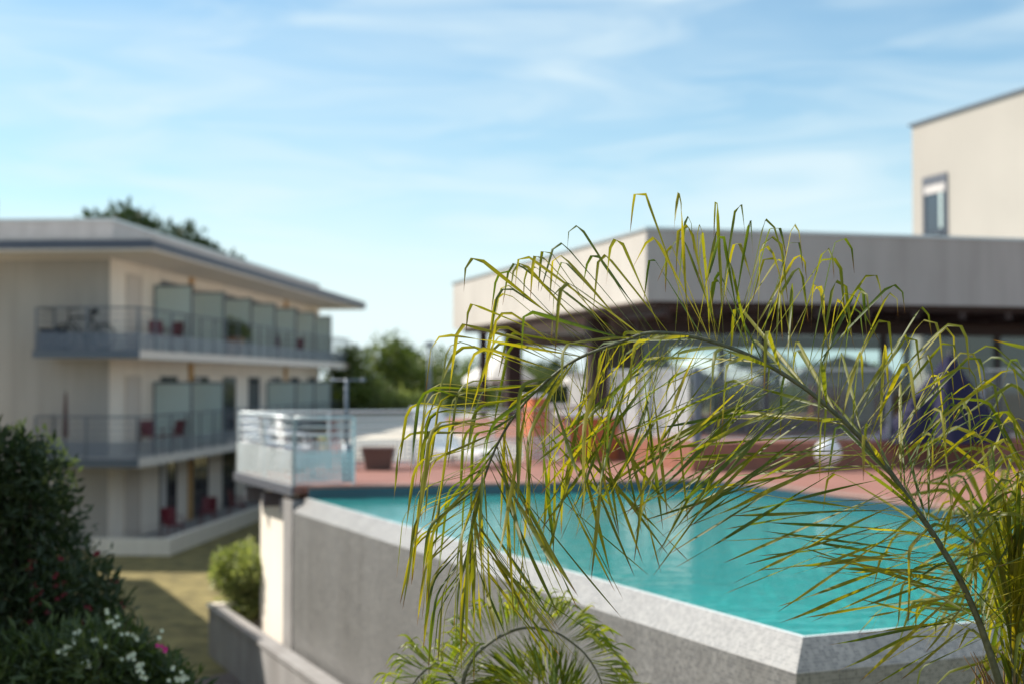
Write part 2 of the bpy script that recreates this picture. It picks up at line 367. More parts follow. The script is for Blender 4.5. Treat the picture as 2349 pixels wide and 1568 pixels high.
mb = MB(); strip(mb, -0.02, WZ - 0.03, -0.004, WZ + 0.006); strip(mb, -0.004, WZ + 0.006, LIP, WZ + 0.006); mb.build('overflow_lip', M['lip'], pool)
mb = MB(); strip(mb, W_, WZ - H_, W_, 0, 0.3); 
e = ring(W_)[0]; e2 = B + g1p * 0.2
mb.face([v3(e, 0), v3(e2, 0), v3(e2, WZ - 0.1), v3(B, WZ + 0.006), v3(e, WZ - H_)], [(0, 0), (.5, 0), (.5, 2.6), (.25, 2.75), (0, 2.6)])
mb.build('wall', M['mosaic'], pool)
# basin inside
pts = [A, D, D + Vector((0.02, 0.05)) * 0, ]
E5 = Vector((7.0, 12.45))
poly = [A, D, E5 if False else None]
# right far edge runs parallel to g1 from Cc towards the viewer
Dd = Cc - g1 * 10.6
# the near wall and the right far edge meet in one corner
_den = g1p.x * (-g1.y) - g1p.y * (-g1.x); _r = Cc - A; _t = (_r.x * (-g1.y) - _r.y * (-g1.x)) / _den
Dd = A + g1p * _t; D = Dd
poly = [A, Dd, Cc, B]
# keep D on the near wall line, Dd on the far right edge; close the pool between them
mb = MB()
zb = WZ - 1.35
mb.face([v3(p, zb) for p in poly])
for i in range(len(poly)):
    p, q = poly[i], poly[(i + 1) % len(poly)]
    top = WZ - 0.004 if i in (0, 3) else DZ - 0.03
    mb.quad(v3(q, zb), v3(p, zb), v3(p, top), v3(q, top))
mb.build('basin', M['basin'], pool)
# dark waterline tiles under the deck edge
mb = MB()
for p, q in ((Dd, Cc), (Cc, B)):
    n = Vector((-(q - p).y, (q - p).x)).normalized() * 0.012
    mb.quad(v3(p + n, WZ - 0.12), v3(q + n, WZ - 0.12), v3(q + n, DZ - 0.03), v3(p + n, DZ - 0.03))
mwl = mat('waterline_tile', (0.02, 0.07, 0.10), 0.25); mb.build('waterline_band', mwl, pool)
mb = MB(); mb.face([(p.x, p.y, WZ) for p in poly]); tag(mb.build('water', M['water']), kind='structure')

# ------------------------------------------------------------------ deck
T_end = B + g1 * 3.5
deckpoly = [B + g1 * 0.12 - g1p * 0.2, B + g1 * 0.12, B, Cc, Dd, Dd + Vector((18, 4)), Vector((40, 34)), Vector((30, 62)), Vector((-7.9, 62)), Vector((-3.3, 25.9)), T_end + g1p * .9, T_end - g1p * 0.2]
mb = MB(); mb.prism([(p.x, p.y) for p in deckpoly], DZ - 0.1, DZ)
tag(mb.build('pool_deck', M['deck']), kind='structure')
mb = MB(); mb.face([(-3.1, 26.0, DZ + .004), (1.7, 26.0, DZ + .004), (1.7, 61.9, DZ + .004), (-7.7, 61.9, DZ + .004)]); tag(mb.build('pale_paving', mat('pale_paving', (.56, .52, .45), .9, noise=.06, nscale=1)), kind='structure')
# darker grey margin of coping stones round the far edges of the pool
def rim(p, q, wd, z):
    n = Vector(((q - p).y, -(q - p).x)).normalized() * wd
    return [(p.x, p.y, z), (q.x, q.y, z), (q.x + n.x, q.y + n.y, z), (p.x + n.x, p.y + n.y, z)]
mb = MB(); mb.face(rim(Dd, Cc, .22, DZ + .004)); mb.face(rim(Cc, B, .22, DZ + .004)); tag(mb.build('pool_edge_paving', mat('edge_paving', (0.30, 0.20, 0.17), 0.7, noise=.1)), kind='structure')

# ------------------------------------------------------------------ building under the terrace
ter = thing('terrace_building', 'cream wall with orange door frame beneath the railed pool terrace', 'building', (B.x, B.y, 0), math.atan2(g1p.y, g1p.x))
mb = MB(); mb.box(0.15, 3.0, 0.5, 3.3, 0, DZ - 0.2); mb.build('wall', M['render_white'], ter)
mb = MB(); mb.box(-0.22, 0.3, 0.02, 0.5, 0, DZ - 0.19); mb.build('pilaster', M['concrete'], ter)
mb = MB()
for y in (.8, 1.9, 3.0): mb.box(-0.16, 0.147, y, y + 0.07, DZ - 0.42, DZ - 0.2)
mb.box(-0.24, -0.205, 0.0, 3.5, DZ - 0.12, DZ + 0.01); mb.build('bracket', M['frame_dark'], ter)
d_ = MB().box(0.1, 0.16, 0.75, 1.45, 0, 2.15).build('door', M['window'], ter)
mb = MB(); mb.box(0.08, 0.148, 1.45, 1.57, 0, 2.25); mb.box(0.08, 0.148, 0.75, 1.45, 2.15, 2.25); mb.build('frame', M['terracotta'], d_)

# railings: posts, rails, perforated panel
def railing(name, label, p0, p1, z, pale=True, h=0.95, ph=0.48, group=None, post=1.4, rails=4, extra=0.0):
    dv = p1 - p0; ln = dv.length
    r = thing(name, label, 'railing', (p0.x, p0.y, z), math.atan2(dv.y, dv.x), group)
    mtl = M['metal_pale'] if pale else M['metal_grey']
    n = max(1, round(ln / post))
    for i in range(n + 1):
        x = ln * i / n; MB().box(x - 0.02, x + 0.02, -0.02, 0.02, -extra, h).build('post', mtl, r)
    for k in range(rails):
        zz = h - 0.012 - k * (h - ph - 0.1) / max(1, rails - 1)
        MB().tube([(0, 0, zz), (ln, 0, zz)], 0.022 if k == 0 else 0.011, 8).build('rail', mtl, r)
    mb = MB(); mb.quad((0, -0.028, 0.03 - extra), (ln, -0.028, 0.03 - extra), (ln, -0.028, ph), (0, -0.028, ph))
    mb.build('perforated_panel', M['perf_pale'] if pale else M['perf'], r)
    return r
t0 = B + g1 * 0.15 - g1p * 0.16; t1 = B + g1 * 3.5 - g1p * 0.16
railing('terrace_railing', 'pale metal railing with sunlit perforated panel along the left side of the pool terrace', t1, t0, DZ, True, extra=0.1)
railing('terrace_railing', 'short perforated metal railing facing the viewer beside the pool post', t0, t0 + g1p * .85, DZ, True)
railing('terrace_railing', 'perforated metal railing along the back of the pool terrace before the pale paving', T_end - g1p * .16, Vector((1.0, 25.6)), DZ, True)

# pool post
pt = P(800, 1105, 20.6)
sh = thing('pool_shower', 'thin grey metal shower post with short cross arm at the left pool edge', 'shower', (pt.x, 20.45, DZ))
MB().tube([(0, 0, 0), (0, 0, 0.55)], 0.075, 12).build('base_column', M['metal_grey'], sh)
MB().tube([(-0.02, 0, .5), (-0.02, 0, 1.48)], 0.028, 10).build('post', M['metal_grey'], sh)
MB().tube([(-0.26, 0, 1.46), (0.26, 0, 1.46)], 0.013, 8).build('cross_arm', M['metal_grey'], sh)
for x in (-0.2, 0.22): MB().lathe([(0.0, 1.49), (0.035, 1.48), (0.04, 1.44), (0, 1.43)], 12, x).build('shower_head', M['metal_grey'], sh)

# low parapet wall beside the pool
a0 = A + g1 * 15.3 - g1p * 0.52; a1 = A + g1 * 3.0 - g1p * 0.85
zt = EYE - 3.60
lw = thing('parapet_wall', 'low grey concrete wall round a sunken well below the pool', 'wall', (a0.x, a0.y, 0), math.atan2(-g1.y, -g1.x))
MB().box(0, 12, 0, 0.18, 0, zt - 0.06).build('wall', M['concrete'], lw)
MB().box(0.0, 12.02, -0.03, 0.21, zt - 0.06, zt).build('wall_cap', M['concrete'], lw, 0.01)
MB().box(-0.2, 0, 0, 1.0, 0, zt - 0.03).build('end_wall', M['concrete'], lw)
MB().box(-0.22, 0.0, -0.03, 1.0, zt - 0.03, zt + 0.03).build('wall_cap', M['render_white'], lw)
MB().box(0.02, 4, 0.2, 0.9, 0.01, 0.05).build('well_floor', M['stone_dark'], lw)

# ------------------------------------------------------------------ apartment building (three floors, balconies)
FA = math.atan(0.074)
ap = thing('apartment_building', 'three storey cream apartment block with long balconies and overhanging grey roof', 'building', (-10.54, 37.3, 0), -FA)
LN = 26.2
Z1, Z2, ZR = 2.42, 5.18, 7.60
MB().box(-14, 0, 0, LN, 0, ZR).build('wall', M['render_white'], ap)
MB().box(-14.0, -0.02, -0.012, -0.004, 0, ZR - .02).build('end_wall', M['render_shade_side'], ap)  # end face greyer than the facade, carrying its shade in the colour
rf = MB().box(-15.5, 1.85, -2.25, LN + 1.2, ZR + 0.0, ZR + 0.05).build('roof', M['soffit'], ap)
MB().box(-15.5, 1.88, -2.28, LN + 1.23, ZR + 0.052, ZR + 0.26).build('fascia', M['slate'], rf)
MB().box(-15.5, 1.87, -2.27, LN + 1.2, ZR + 0.262, ZR + 0.33).build('roof_flashing', M['parapet'], rf)
MB().box(-14.5, 0.05, -0.05, LN - .2, ZR + 0.335, 8.60).build('parapet', M['parapet'], rf)
MB().box(-14.5, 0.09, -0.09, LN - .16, 8.60, 8.66).build('parapet_cap', M['metal_pale'], rf)
def recess(y0, y1, z0, z1, glassy):
    f = MB()
    for a, c, d, e2 in ((y0, y0 + .06, z0, z1), (y1 - .06, y1, z0, z1), (y0 + .06, y1 - .06, z1 - .07, z1)): f.box(0.003, 0.05, a, c, d, e2)
    o = f.build('window', M['frame_dark'] if glassy else M['shutter'], ap)
    MB().box(0.002, 0.02, y0 + .06, y1 - .06, z0, z1 - .07).build('pane' if glassy else 'shutter', M['window'] if glassy else M['shutter'], o)
    if glassy:
        MB().box(0.021, 0.045, (y0 + y1) / 2 - .03, (y0 + y1) / 2 + .03, z0, z1 - .07).build('mullion', M['frame_dark'], o)
        if glassy > 1: MB().box(0.022, 0.04, y0 + .06, y0 + .5, z0, z1 - .07).build('curtain', M['canvas'], o)
for z in (0.12, Z1, Z2):
    recess(1.15, 2.35, z, z + 2.12, 0)
    for k in range(7):
        y = 4.1 + 3.3 * k
        recess(y, y + 1.5, z, z + 2.12, (1 if (k + int(z)) % 3 else 2) if not (z == Z2 and k % 3 == 1) else 0)
for y in (7.0, 19.7): 
    MB().box(0.004, 0.07, y - .17, y + .17, 0, ZR - 0.01).build('ochre_strip', M['ochre'], ap)
def balcony(zt):
    s = MB().prism([(-1.55, 0), (-1.55, -1.25), (1.2, -1.25), (1.2, LN + 1.2), (0, LN + 1.2), (0, 0)], zt - 0.22, zt).build('balcony', M['soffit'], ap)
    MB().prism([(-1.56, -0.0), (-1.56, -1.27), (1.22, -1.27), (1.22, -1.25), (-1.54, -1.25), (-1.54, 0)], zt - 0.21, zt + 0.01).build('slab_edge', M['metal_grey'], s)
    mt = M['metal_grey']; mb = MB()
    path = [(-1.5, -0.02), (-1.5, -1.2), (1.16, -1.2), (1.16, LN + 1.15), (0.0, LN + 1.15)]
    for k in range(4):
        z = zt + 1.06 - 0.17 * k
        for i in range(4): mb.tube([(*path[i], z), (*path[i + 1], z)], 0.024 if k == 0 else 0.011, 6)
    for i in range(4):
        a, c = Vector(path[i]), Vector(path[i + 1]); n = max(1, round((c - a).length / 1.35))
        for j in range(n + (i == 3)):
            q = a + (c - a) * j / n; mb.box(q.x - .02, q.x + .02, q.y - .02, q.y + .02, zt - 0.1, zt + 1.06)
    mb.build('railing', mt, s)
    mb = MB()
    for i in range(4):
        a, c = path[i], path[i + 1]; mb.quad((*a, zt + .02), (*c, zt + .02), (*c, zt + .44), (*a, zt + .44))
    mb.build('perforated_panel', M['perf'], s)
    return s
balcony(Z1); balcony(Z2)
def screen(y, z):
    s = MB().box(0.04, 1.12, y - .008, y + .008, z + .05, z + 1.9).build('privacy_screen', M['frost'], ap)
    f = MB(); f.box(0.01, 0.05, y - .03, y + .03, z, z + 1.96); f.box(1.1, 1.15, y - .03, y + .03, z, z + 1.96); f.box(0.05, 1.1, y - .025, y + .025, z + 1.9, z + 1.96)
    f.build('frame', M['metal_grey'], s)
for k in range(7): screen(3.5 + 3.3 * k, Z2)
for k in (0, 1, 4, 5, 6): screen(3.5 + 3.3 * k, Z1)
# garden wall of the ground floor flats
MB().prism([(-0.02, -1.2), (2.0, -1.2), (2.0, LN), (1.85, LN), (1.85, -1.05), (-0.02, -1.05)], 0, 0.42).build('garden_wall', M['render_white'], ap)
MB().prism([(-0.02, -1.05), (1.85, -1.05), (1.85, LN), (0.001, LN), (0.001, -.02), (-.02, -.02)], 0, 0.1).build('patio', M['concrete'], ap)
# unseen building left of the view, shaped to throw the lawn shadow
wo = Vector((-14.2, 33.7)); 
wg = thing('shade_wing', 'unseen cream wing added at left to shade the lawn and the bush', 'building', (wo.x, wo.y, 0), math.atan2(-g1.y, -g1.x))
MB().box(0, 13, -6, 0, 0, 6.3).build('wall', M['render_white'], wg)
MB().box(-0.1, 13.1, -6.1, 0.1, 6.3, 6.5).build('roof', M['parapet'], wg)
MB().box(13.11, 26.5, -6, 0, 0, 5.4).build('shade_annex_wall', M['render_white'], wg)  # lower unseen section added to keep the bush in shade
MB().box(13.11, 26.6, -6.1, 0.1, 5.4, 5.6).build('shade_annex_roof', M['parapet'], wg)

def ap_w(x, y, z):
    c, s = math.cos(-FA), math.sin(-FA); return Vector((-10.54 + c * x - s * y, 37.3 + s * x + c * y, z))

# red garden chairs
def chair(m, name, label, cat='chair', group=None, lounge=False):
    t = thing(name, label, cat, group=group)
    s = MB(); s.bbox(-.22, .22, -.22, .22, .42, .46, .015)
    s.build('seat', m, t)
    bk = MB()
    for i in range(8):
        x0 = -.21 + .42 * i / 8; x1 = x0 + .42 / 8; c0 = .05 * (abs(x0) / .21) ** 2; c1 = .05 * (abs(x1) / .21) ** 2
        bk.face([(x0, .21 - c0, .47), (x1, .21 - c1, .47), (x1, .27 - c1, .88), (x0, .27 - c0, .88)], None, True)
        bk.face([(x0, .235 - c0, .47), (x0, .295 - c0, .88), (x1, .295 - c1, .88), (x1, .235 - c1, .47)], None, True)
        bk.face([(x0, .27 - c0, .88), (x1, .27 - c1, .88), (x1, .295 - c1, .88), (x0, .295 - c0, .88)], None, True)
    bk.build('backrest', m, t)
    for sx in (-1, 1):
        MB().tube([(sx * .2, -.2, .42), (sx * .22, -.24, 0)], .016, 6).build('leg', m, t)
        MB().tube([(sx * .2, .2, .42), (sx * .22, .26, 0)], .016, 6).build('leg', m, t)
        MB().tube([(sx * .23, .24, .66), (sx * .24, -.18, .64), (sx * .22, -.22, .44)], .014, 6).build('armrest', m, t)
    return t
rc = chair(M['red'], 'garden_chair', 'x', group='red chairs on the balconies')
spots = [(0.65, 2.0, Z2, 40, 'red chair on the upper balcony in front of the nearest frosted screen'),
         (0.70, 3.05, Z2, -30, 'red chair on the upper balcony close against the nearest frosted screen'),
         (0.60, 15.6, Z2, 20, 'red chair far along the upper balcony before the fifth frosted screen'),
         (0.70, 18.8, Z2, -20, 'red chair farthest along the upper balcony'),
         (0.35, 2.3, Z1, 50, 'red chair on the middle balcony at left of the nearest screen'),
         (0.80, 2.9, Z1, -40, 'red chair on the middle balcony under the railing by the nearest screen'),
         (1.3, 1.2, 0.1, 40, 'red chair at the near end of the ground floor patio'),
         (1.3, 4.6, 0.1, 0, 'red chair on the ground floor patio by the first dark window'),
         (1.4, 7.4, 0.1, 90, 'red chair on the ground floor patio by the ochre strip'),
         (1.4, 10.6, 0.1, -60, 'red chair farthest along the ground floor patio')]
for i, (x, y, z, a, lb) in enumerate(spots):
    o = rc if i == 0 else copy_tree(rc)
    o.location = ap_w(x, y, z); o.rotation_euler = (0, 0, R(a)); o['label'] = lb
# white chairs on terrace
wc = chair(M['white'], 'terrace_chair', 'x', group='white chairs on the pool terrace')
sp = [(4.2, .35, 'white plastic chair nearest the far end of the terrace railing'), (3.2, .4, 'middle one of the three white plastic chairs behind the terrace railing'),
      (2.2, .4, 'white plastic chair of the row nearest the terrace corner')]
for i, (s_, q, lb) in enumerate(sp):
    o = wc if i == 0 else copy_tree(wc)
    p = B + g1 * s_ + g1p * q; o.location = (p.x, p.y, DZ); o.rotation_euler = (0, 0, R(60 + 25 * i)); o['label'] = lb

# bicycle on the upper balcony
bk = thing('bicycle', 'black bicycle parked on the upper balcony against the end railing', 'bicycle', ap_w(-0.35, -0.95, Z2), -FA)
def wheel(x):
    pts = [(x + .31 * math.cos(a), 0, .33 + .31 * math.sin(a)) for a in [2 * math.pi * k / 24 for k in range(25)]]
    wl = MB().tube(pts, .028, 6, False).build('wheel', M['black'], bk)
    s = MB()
    for k in range(10): s.tube([(x, 0, .33), (x + .3 * math.cos(k * .628), 0, .33 + .3 * math.sin(k * .628))], .004, 4)
    s.build('spokes', M['metal_dark'], wl)
wheel(-.52); wheel(.52)
f = MB()
for a, c in (((-.52, 0, .33), (-.38, 0, .85)), ((-.38, 0, .78), (.05, 0, .32)), ((-.39, 0, .83), (.2, 0, .82)), ((.05, 0, .32), (.24, 0, .92)), ((.05, 0, .32), (.52, 0, .33)), ((.52, 0, .33), (.2, 0, .8))): f.tube([a, c], .024, 6)
f.build('frame', M['metal_dark'], bk)
MB().tube([(-.38, 0, .85), (-.42, 0, 1.02), (-.36, .18, 1.06), (-.28, .25, 1.04)], .018, 6).tube([(-.42, 0, 1.02), (-.36, -.18, 1.06), (-.28, -.25, 1.04)], .018, 6).build('handlebar', M['black'], bk)
MB().tube([(.12, 0, .95), (.2, 0, .96), (.36, 0, .98)], [.02, .055, .075], 8).build('saddle', M['black'], bk)
MB().tube([(.05, -.06, .32), (.05, .06, .32)], .09, 12).build('crank', M['black'], bk)
# storage crate on balcony
cr = thing('storage_box', 'dark storage box at the left end of the upper balcony', 'box', ap_w(-1.3, -.75, Z2), -FA)
MB().bbox(-.16, .32, -.35, .35, 0, .5, .02).build('body', M['slate'], cr); MB().bbox(-.18, .34, -.37, .37, .5, .56, .02).build('lid', M['metal_dark'], cr)
# closed brown parasol on the middle balcony
pc = thing('closed_parasol', 'closed brown parasol standing on the middle balcony', 'parasol', ap_w(-0.95, -.6, Z1))
MB().tube([(0, 0, 0), (0, 0, 1.7)], .02, 6).build('pole', M['brownmetal'], pc)
MB().lathe([(0.0, 1.72), (.03, 1.6), (.06, 1.0), (.07, .6), (.03, .5)], 10).build('canopy', mat('brown_canvas', (.10, .045, .045), .9), pc)
MB().lathe([(0, .08), (.18, .06), (.2, 0)], 14).build('base', M['concrete'], pc)

# ------------------------------------------------------------------ foliage helpers
def leaves(mb, n, sampler, size, asp=0.45, up=0.3, r=rnd):
    for _ in range(n):
        c, outw = sampler()
        d = Vector((r.gauss(0, 1), r.gauss(0, 1), r.gauss(0, 1) + up)).normalized() + outw * 0.7; d.normalize()
        s_ = d.cross(Vector((r.gauss(0, 1), r.gauss(0, 1), r.gauss(0, 1)))).normalized()
        l = size * r.uniform(.6, 1.3); wd = l * asp * .5; u = r.random()
        nn = d.cross(s_) * wd * .35
        mid = c + d * l * .45
        mb.face([c, mid + s_ * wd + nn, c + d * l], [(u, .1), (u, .4), (u, .8)])
        mb.face([c, c + d * l, mid - s_ * wd + nn], [(u, .1), (u, .8), (u, .4)])
def blob_sampler(blobs, r=rnd, shell=.62):
    ws = [b_[1][0] * b_[1][1] + b_[1][0] * b_[1][2] for b_ in blobs]
    def f():
        (c, rad) = r.choices(blobs, ws)[0]
        v = Vector((r.gauss(0, 1), r.gauss(0, 1), r.gauss(0, 1))).normalized()
        k = shell + (1 - shell) * r.random() if r.random() < .8 else r.random() * shell
        k *= 1 + .12 * r.gauss(0, 1)
        return Vector((c[0] + v.x * rad[0] * k, c[1] + v.y * rad[1] * k, c[2] + v.z * rad[2] * k)), v
    return f
def clumps(c, R_, n, cr, r=rnd):
    """clumps filling an ellipsoid"""
    out = []
    for _ in range(n):
        v = Vector((r.gauss(0, 1), r.gauss(0, 1), r.gauss(0, 1))).normalized() * (r.random() ** .45)
        k = cr * r.uniform(.6, 1.25)
        out.append(((c[0] + v.x * R_[0], c[1] + v.y * R_[1], c[2] + v.z * R_[2]), (k, k, k * .8)))
    return out
def tree(name, label, base, h, crown, n_cl, cr, n_leaf, size, m, trunk_r=.18, group=None, asp=.5):
    t = thing(name, label, 'tree', base, group=group)
    cz = h - crown[2]
    cl = clumps((0, 0, cz), crown, n_cl, cr)
    tr = MB(); tr.tube([(0, 0, 0), (.05, .03, cz * .5), (0, 0, cz)], [trunk_r, trunk_r * .75, trunk_r * .5], 10)
    for c, _ in cl[:14]: 
        s0 = Vector((0, 0, cz * rnd.uniform(.55, 1))); e_ = Vector(c); mid = (s0 + e_) / 2 + Vector((0, 0, -.2))
        tr.tube([s0, mid, e_], [trunk_r * .4, trunk_r * .25, trunk_r * .08], 6)
    tr.build('trunk', M['bark'], t)
    mb = MB(); leaves(mb, n_leaf, blob_sampler(cl), size, asp); mb.build('crown', m, t)
    return t

pb_ = thing('balcony_planter', 'pale wooden planter box with a leafy plant on the upper balcony', 'planter', ap_w(.85, 8.9, Z2), -FA)
mb = MB()
for k in range(4): mb.box(-.22, .22, -.5, .5, .04 + .15 * k, .16 + .15 * k)
mb.build('box', M['wood_pale'], pb_)
mb = MB(); leaves(mb, 900, blob_sampler([((0, -.2, .85), (.3, .4, .25)), ((0, .4, .8), (.3, .5, .2)), ((.1, .9, .75), (.2, .3, .12))]), .22, .25, .3); mb.build('plant', M['leaf_mid'], pb_)

# oak-like tree behind the apartment block: two crowns
p = P(285, 470, 74); tree('broadleaf_tree', 'tall dark tree behind the apartment roof with the highest crown', (p.x, 74, 0), 13.0, (3.9, 3, 2.8), 26, 1.3, 7000, .5, M['leaf_dark'], .35, 'trees behind the apartment block')
p = P(385, 520, 78); tree('broadleaf_tree', 'dark tree behind the middle of the apartment roof, right of the highest crown', (p.x - 1, 78, 0), 12.9, (4.6, 3, 2.4), 28, 1.2, 6000, .5, M['leaf_dark'], .3, 'trees behind the apartment block')
p = P(487, 560, 80); tree('broadleaf_tree', 'small dark treetop peeping over the sloping roof edge at right', (p.x, 80, 0), 12.3, (1.1, 1.2, 2.2), 9, .8, 2500, .45, M['leaf_dark'], .2, 'trees behind the apartment block')
# trees beyond the terrace
specs = [(845, 768, 66, (2.2, 2, 2.8), 'green tree beyond the terrace right of the balcony end', M['leaf_mid'], .32),
         (812, 800, 64, (1.5, 1.5, 2.3), 'low tree beyond the terrace just touching the balcony end', M['leaf_mid'], .32),
         (935, 772, 75, (1.6, 2, 3.2), 'narrow dark tree between the highest top and the lamp post', M['leaf_dark'], .32),
         (905, 782, 70, (2.5, 2, 3.3), 'feathery tree with the highest top beyond the terrace', M['leaf_mid'], .32),
         (965, 782, 72, (1.9, 2, 3.0), 'green tree beyond the terrace left of the lamp post', M['leaf_mid'], .32),
         (1035, 812, 86, (3.2, 3, 2.4), 'broad tree beyond the terrace right of the lamp post', M['leaf_mid'], .4),
         (1110, 812, 92, (3.6, 3, 2.4), 'far broad tree beside the left end of the pavilion roof', M['leaf_mid'], .4),
         (1230, 800, 96, (4, 3, 3.0), 'tree seen through the left bay of the pavilion', M['leaf_dark'], .4),
         (1500, 810, 90, (5, 3, 2.6), 'tree seen through the pavilion above the large white parasol', M['leaf_mid'], .45),
         (1750, 815, 95, (5, 3, 2.6), 'tree seen through the middle of the pavilion', M['leaf_dark'], .45),
         (1950, 820, 88, (4, 3, 2.4), 'tree seen through the pavilion left of the tower', M['leaf_mid'], .45)]
for x, y, Y, cr_, lb, m_, sz in specs:
    p = P(x, y, Y); tree('tree', lb, (p.x, Y, 0), p.z - .25, (cr_[0], cr_[1], cr_[2]), 18, min(cr_) * .48, 4200, sz, m_, .2, 'trees beyond the pool terrace')
for x, y, Y, lb in ((850, 895, 63.5, 'pale grey green shrub nearest the balcony end'), (900, 885, 64, 'pale grey green shrub in the middle of the row beyond the pale paving'), (955, 890, 63.5, 'pale grey green shrub at the right of the row beyond the pale paving')):
    p = P(x, y, Y); t = thing('pale_shrub', lb, 'shrub', (p.x, Y, 0), group='pale shrubs beyond the pale paving')
    cl = clumps((0, 0, p.z * .55), (1.4, .9, p.z * .5), 16, .7); mb = MB(); leaves(mb, 3200, blob_sampler(cl), .28, .4); mb.build('foliage', M['leaf_pale'], t)
    MB().tube([(0, 0, 0), (0, 0, p.z * .6)], .05, 6).build('stem', M['bark'], t)
p = P(985, 925, 63); t = thing('flowering_shrub', 'pink flowering shrub beyond the pale paving by the lamp post', 'shrub', (p.x, 63, 0))
cl = clumps((0, 0, p.z * .6), (.8, .6, p.z * .42), 10, .4); mb = MB(); leaves(mb, 1800, blob_sampler(cl), .2, .45); mb.build('foliage', M['leaf_mid'], t)
mb = MB(); leaves(mb, 320, blob_sampler([c for c in cl if c[0][2] > p.z * .6] or cl, shell=.95), .16, .8); mb.build('blossom', M['petal_pink'], t)
# distant tree belt
mb = MB(); cl = [((x, 170 + rnd.uniform(-8, 8), rnd.uniform(1.5, 3.6)), (5, 4, rnd.uniform(2.2, 3.6))) for x in range(-170, 190, 4)]
leaves(mb, 16000, blob_sampler(cl), .9, .6); tag(mb.build('woodland', M['leaf_dark']), 'far belt of dark trees along the horizon', 'woodland', kind='stuff')

# shrub beside the terrace wall
p = P(552, 1372, 23.6); t = thing('garden_shrub', 'round sunlit green shrub growing beside the cream terrace wall', 'shrub', (p.x + .12, 23.0, 0))
cl = clumps((0, 0, 1.3), (.5, .42, .72), 22, .27); mb = MB(); leaves(mb, 7500, blob_sampler(cl), .10, .5); mb.build('foliage', M['leaf_pale'], t)
MB().tube([(0, 0, 0), (0, 0, 1.3)], .04, 6).build('stem', M['bark'], t)
p = P(525, 1205, 25.2)
# flowering bushes lower left
def bush(name, label, base, blobs, n, size, m, flowers, asp=.3):
    t = thing(name, label, 'shrub', base)
    mb = MB(); sm = blob_sampler(blobs, shell=.55); leaves(mb, n, sm, size, asp, .5); mb.build('foliage', m, t)
    st = MB()
    for c, _ in blobs[:10]: st.tube([(c[0] * .3, c[1] * .3, 0), (c[0] * .7, c[1] * .7, c[2] * .5), c], [.035, .025, .01], 6)
    st.build('stems', M['bark'], t)
    for (c, nf, sz, mm) in flowers:
        f = MB(); cc = Vector(c)
        for _ in range(nf):
            q = cc + Vector((rnd.gauss(0, sz), rnd.gauss(0, sz), rnd.gauss(0, sz * .8)))
            for k in range(5):
                a = k * 1.2566; d = Vector((math.cos(a), -.5, math.sin(a))) * .016
                e_ = Vector((math.cos(a + 1.2), -.3, math.sin(a + 1.2))) * .014
                f.face([q, q + e_ * .8, q + d * 1.3])
        f.build('flower_cluster', mm, t)
    return t
Y0 = 11.0
bl = []; fl = []
base = P(60, 1700, Y0); base.z = 0
for x, y, r_ in ((0, 1110, .42), (70, 1120, .35), (30, 1060, .25), (110, 1190, .28), (-60, 1200, .6), (40, 1250, .5), (130, 1320, .42), (60, 1400, .55), (190, 1390, .32), (150, 1480, .45), (240, 1450, .25), (0, 1500, .6), (230, 1545, .3), (90, 1620, .6), (-60, 1400, .6), (230, 1330, .12), (255, 1395, .14)):
    q = P(x, y, Y0 + rnd.uniform(-.3, .5)) - base; bl.append(((q.x, q.y, q.z), (r_, r_, r_)))
for _ in range(46):
    x = rnd.uniform(40, 290); y = rnd.uniform(1240, 1520)
    if x > 120 + (y - 1180) * .6: continue
    q = P(x, y, Y0 - .42) - base; fl.append(((q.x, q.y, q.z), 3, .016, M['petal_red']))
for x, y in ((225, 1270), (262, 1330), (285, 1385), (272, 1440)):
    q = P(x, y, Y0 - .1) - base; fl.append(((q.x, q.y, q.z), 5, .017, M['petal_red']))
tips = []
for x, y in ((45, 985), (60, 1010), (95, 1000), (120, 1020), (150, 1045), (155, 1065), (70, 1060), (110, 1075), (140, 1120), (30, 1040), (95, 1110), (165, 1100)):
    q = P(x, y, Y0 - .15) - base; tips.append(((q.x, q.y, q.z), (.07, .07, .09)))
bush('red_flowering_bush', 'tall dark bush with small red flowers in the left foreground', (base.x, base.y, 0), bl, 16000, .10, M['leaf_dark'], fl)
for tp in tips:
    mb = MB(); leaves(mb, 16, blob_sampler([tp], shell=.3), .07, .45, .8); mb.build('lit_shoot', M['leaf_pale'], bpy.data.objects['red_flowering_bush'])
# sparse pale shoots atop the bush above: sunlight put into their colour
base2 = P(180, 1900, 9.6); base2.z = 0; bl = []; fl = []
for x, y, r_ in ((60, 1560, .35), (150, 1530, .32), (230, 1500, .25), (270, 1560, .30), (330, 1560, .25), (380, 1560, .18), (120, 1640, .5), (260, 1650, .45), (380, 1640, .32), (0, 1620, .45), (300, 1480, .14)):
    q = P(x, y, 9.6 + rnd.uniform(-.2, .3)) - base2; bl.append(((q.x, q.y, q.z), (r_, r_, r_)))
for x, y in ((165, 1475), (250, 1400), (262, 1425), (290, 1445), (180, 1450), (225, 1465), (305, 1500), (365, 1455), (405, 1530), (330, 1555), (320, 1530), (290, 1510), (310, 1460), (140, 1490), (395, 1555), (415, 1545), (245, 1480), (200, 1520)):
    q = P(x, y, 9.3) - base2; fl.append(((q.x, q.y, q.z), rnd.choice((2, 3, 4, 7)), .017, M['petal_white']))
q = P(374, 1486, 9.3) - base2; fl.append(((q.x, q.y, q.z), 6, .02, M['petal_pink']))
M['oleander'] = leaf_mat('oleander_leaf', (0.03, 0.055, 0.02), (0.085, 0.115, 0.035), (1.5, 1.7, .6), .3)
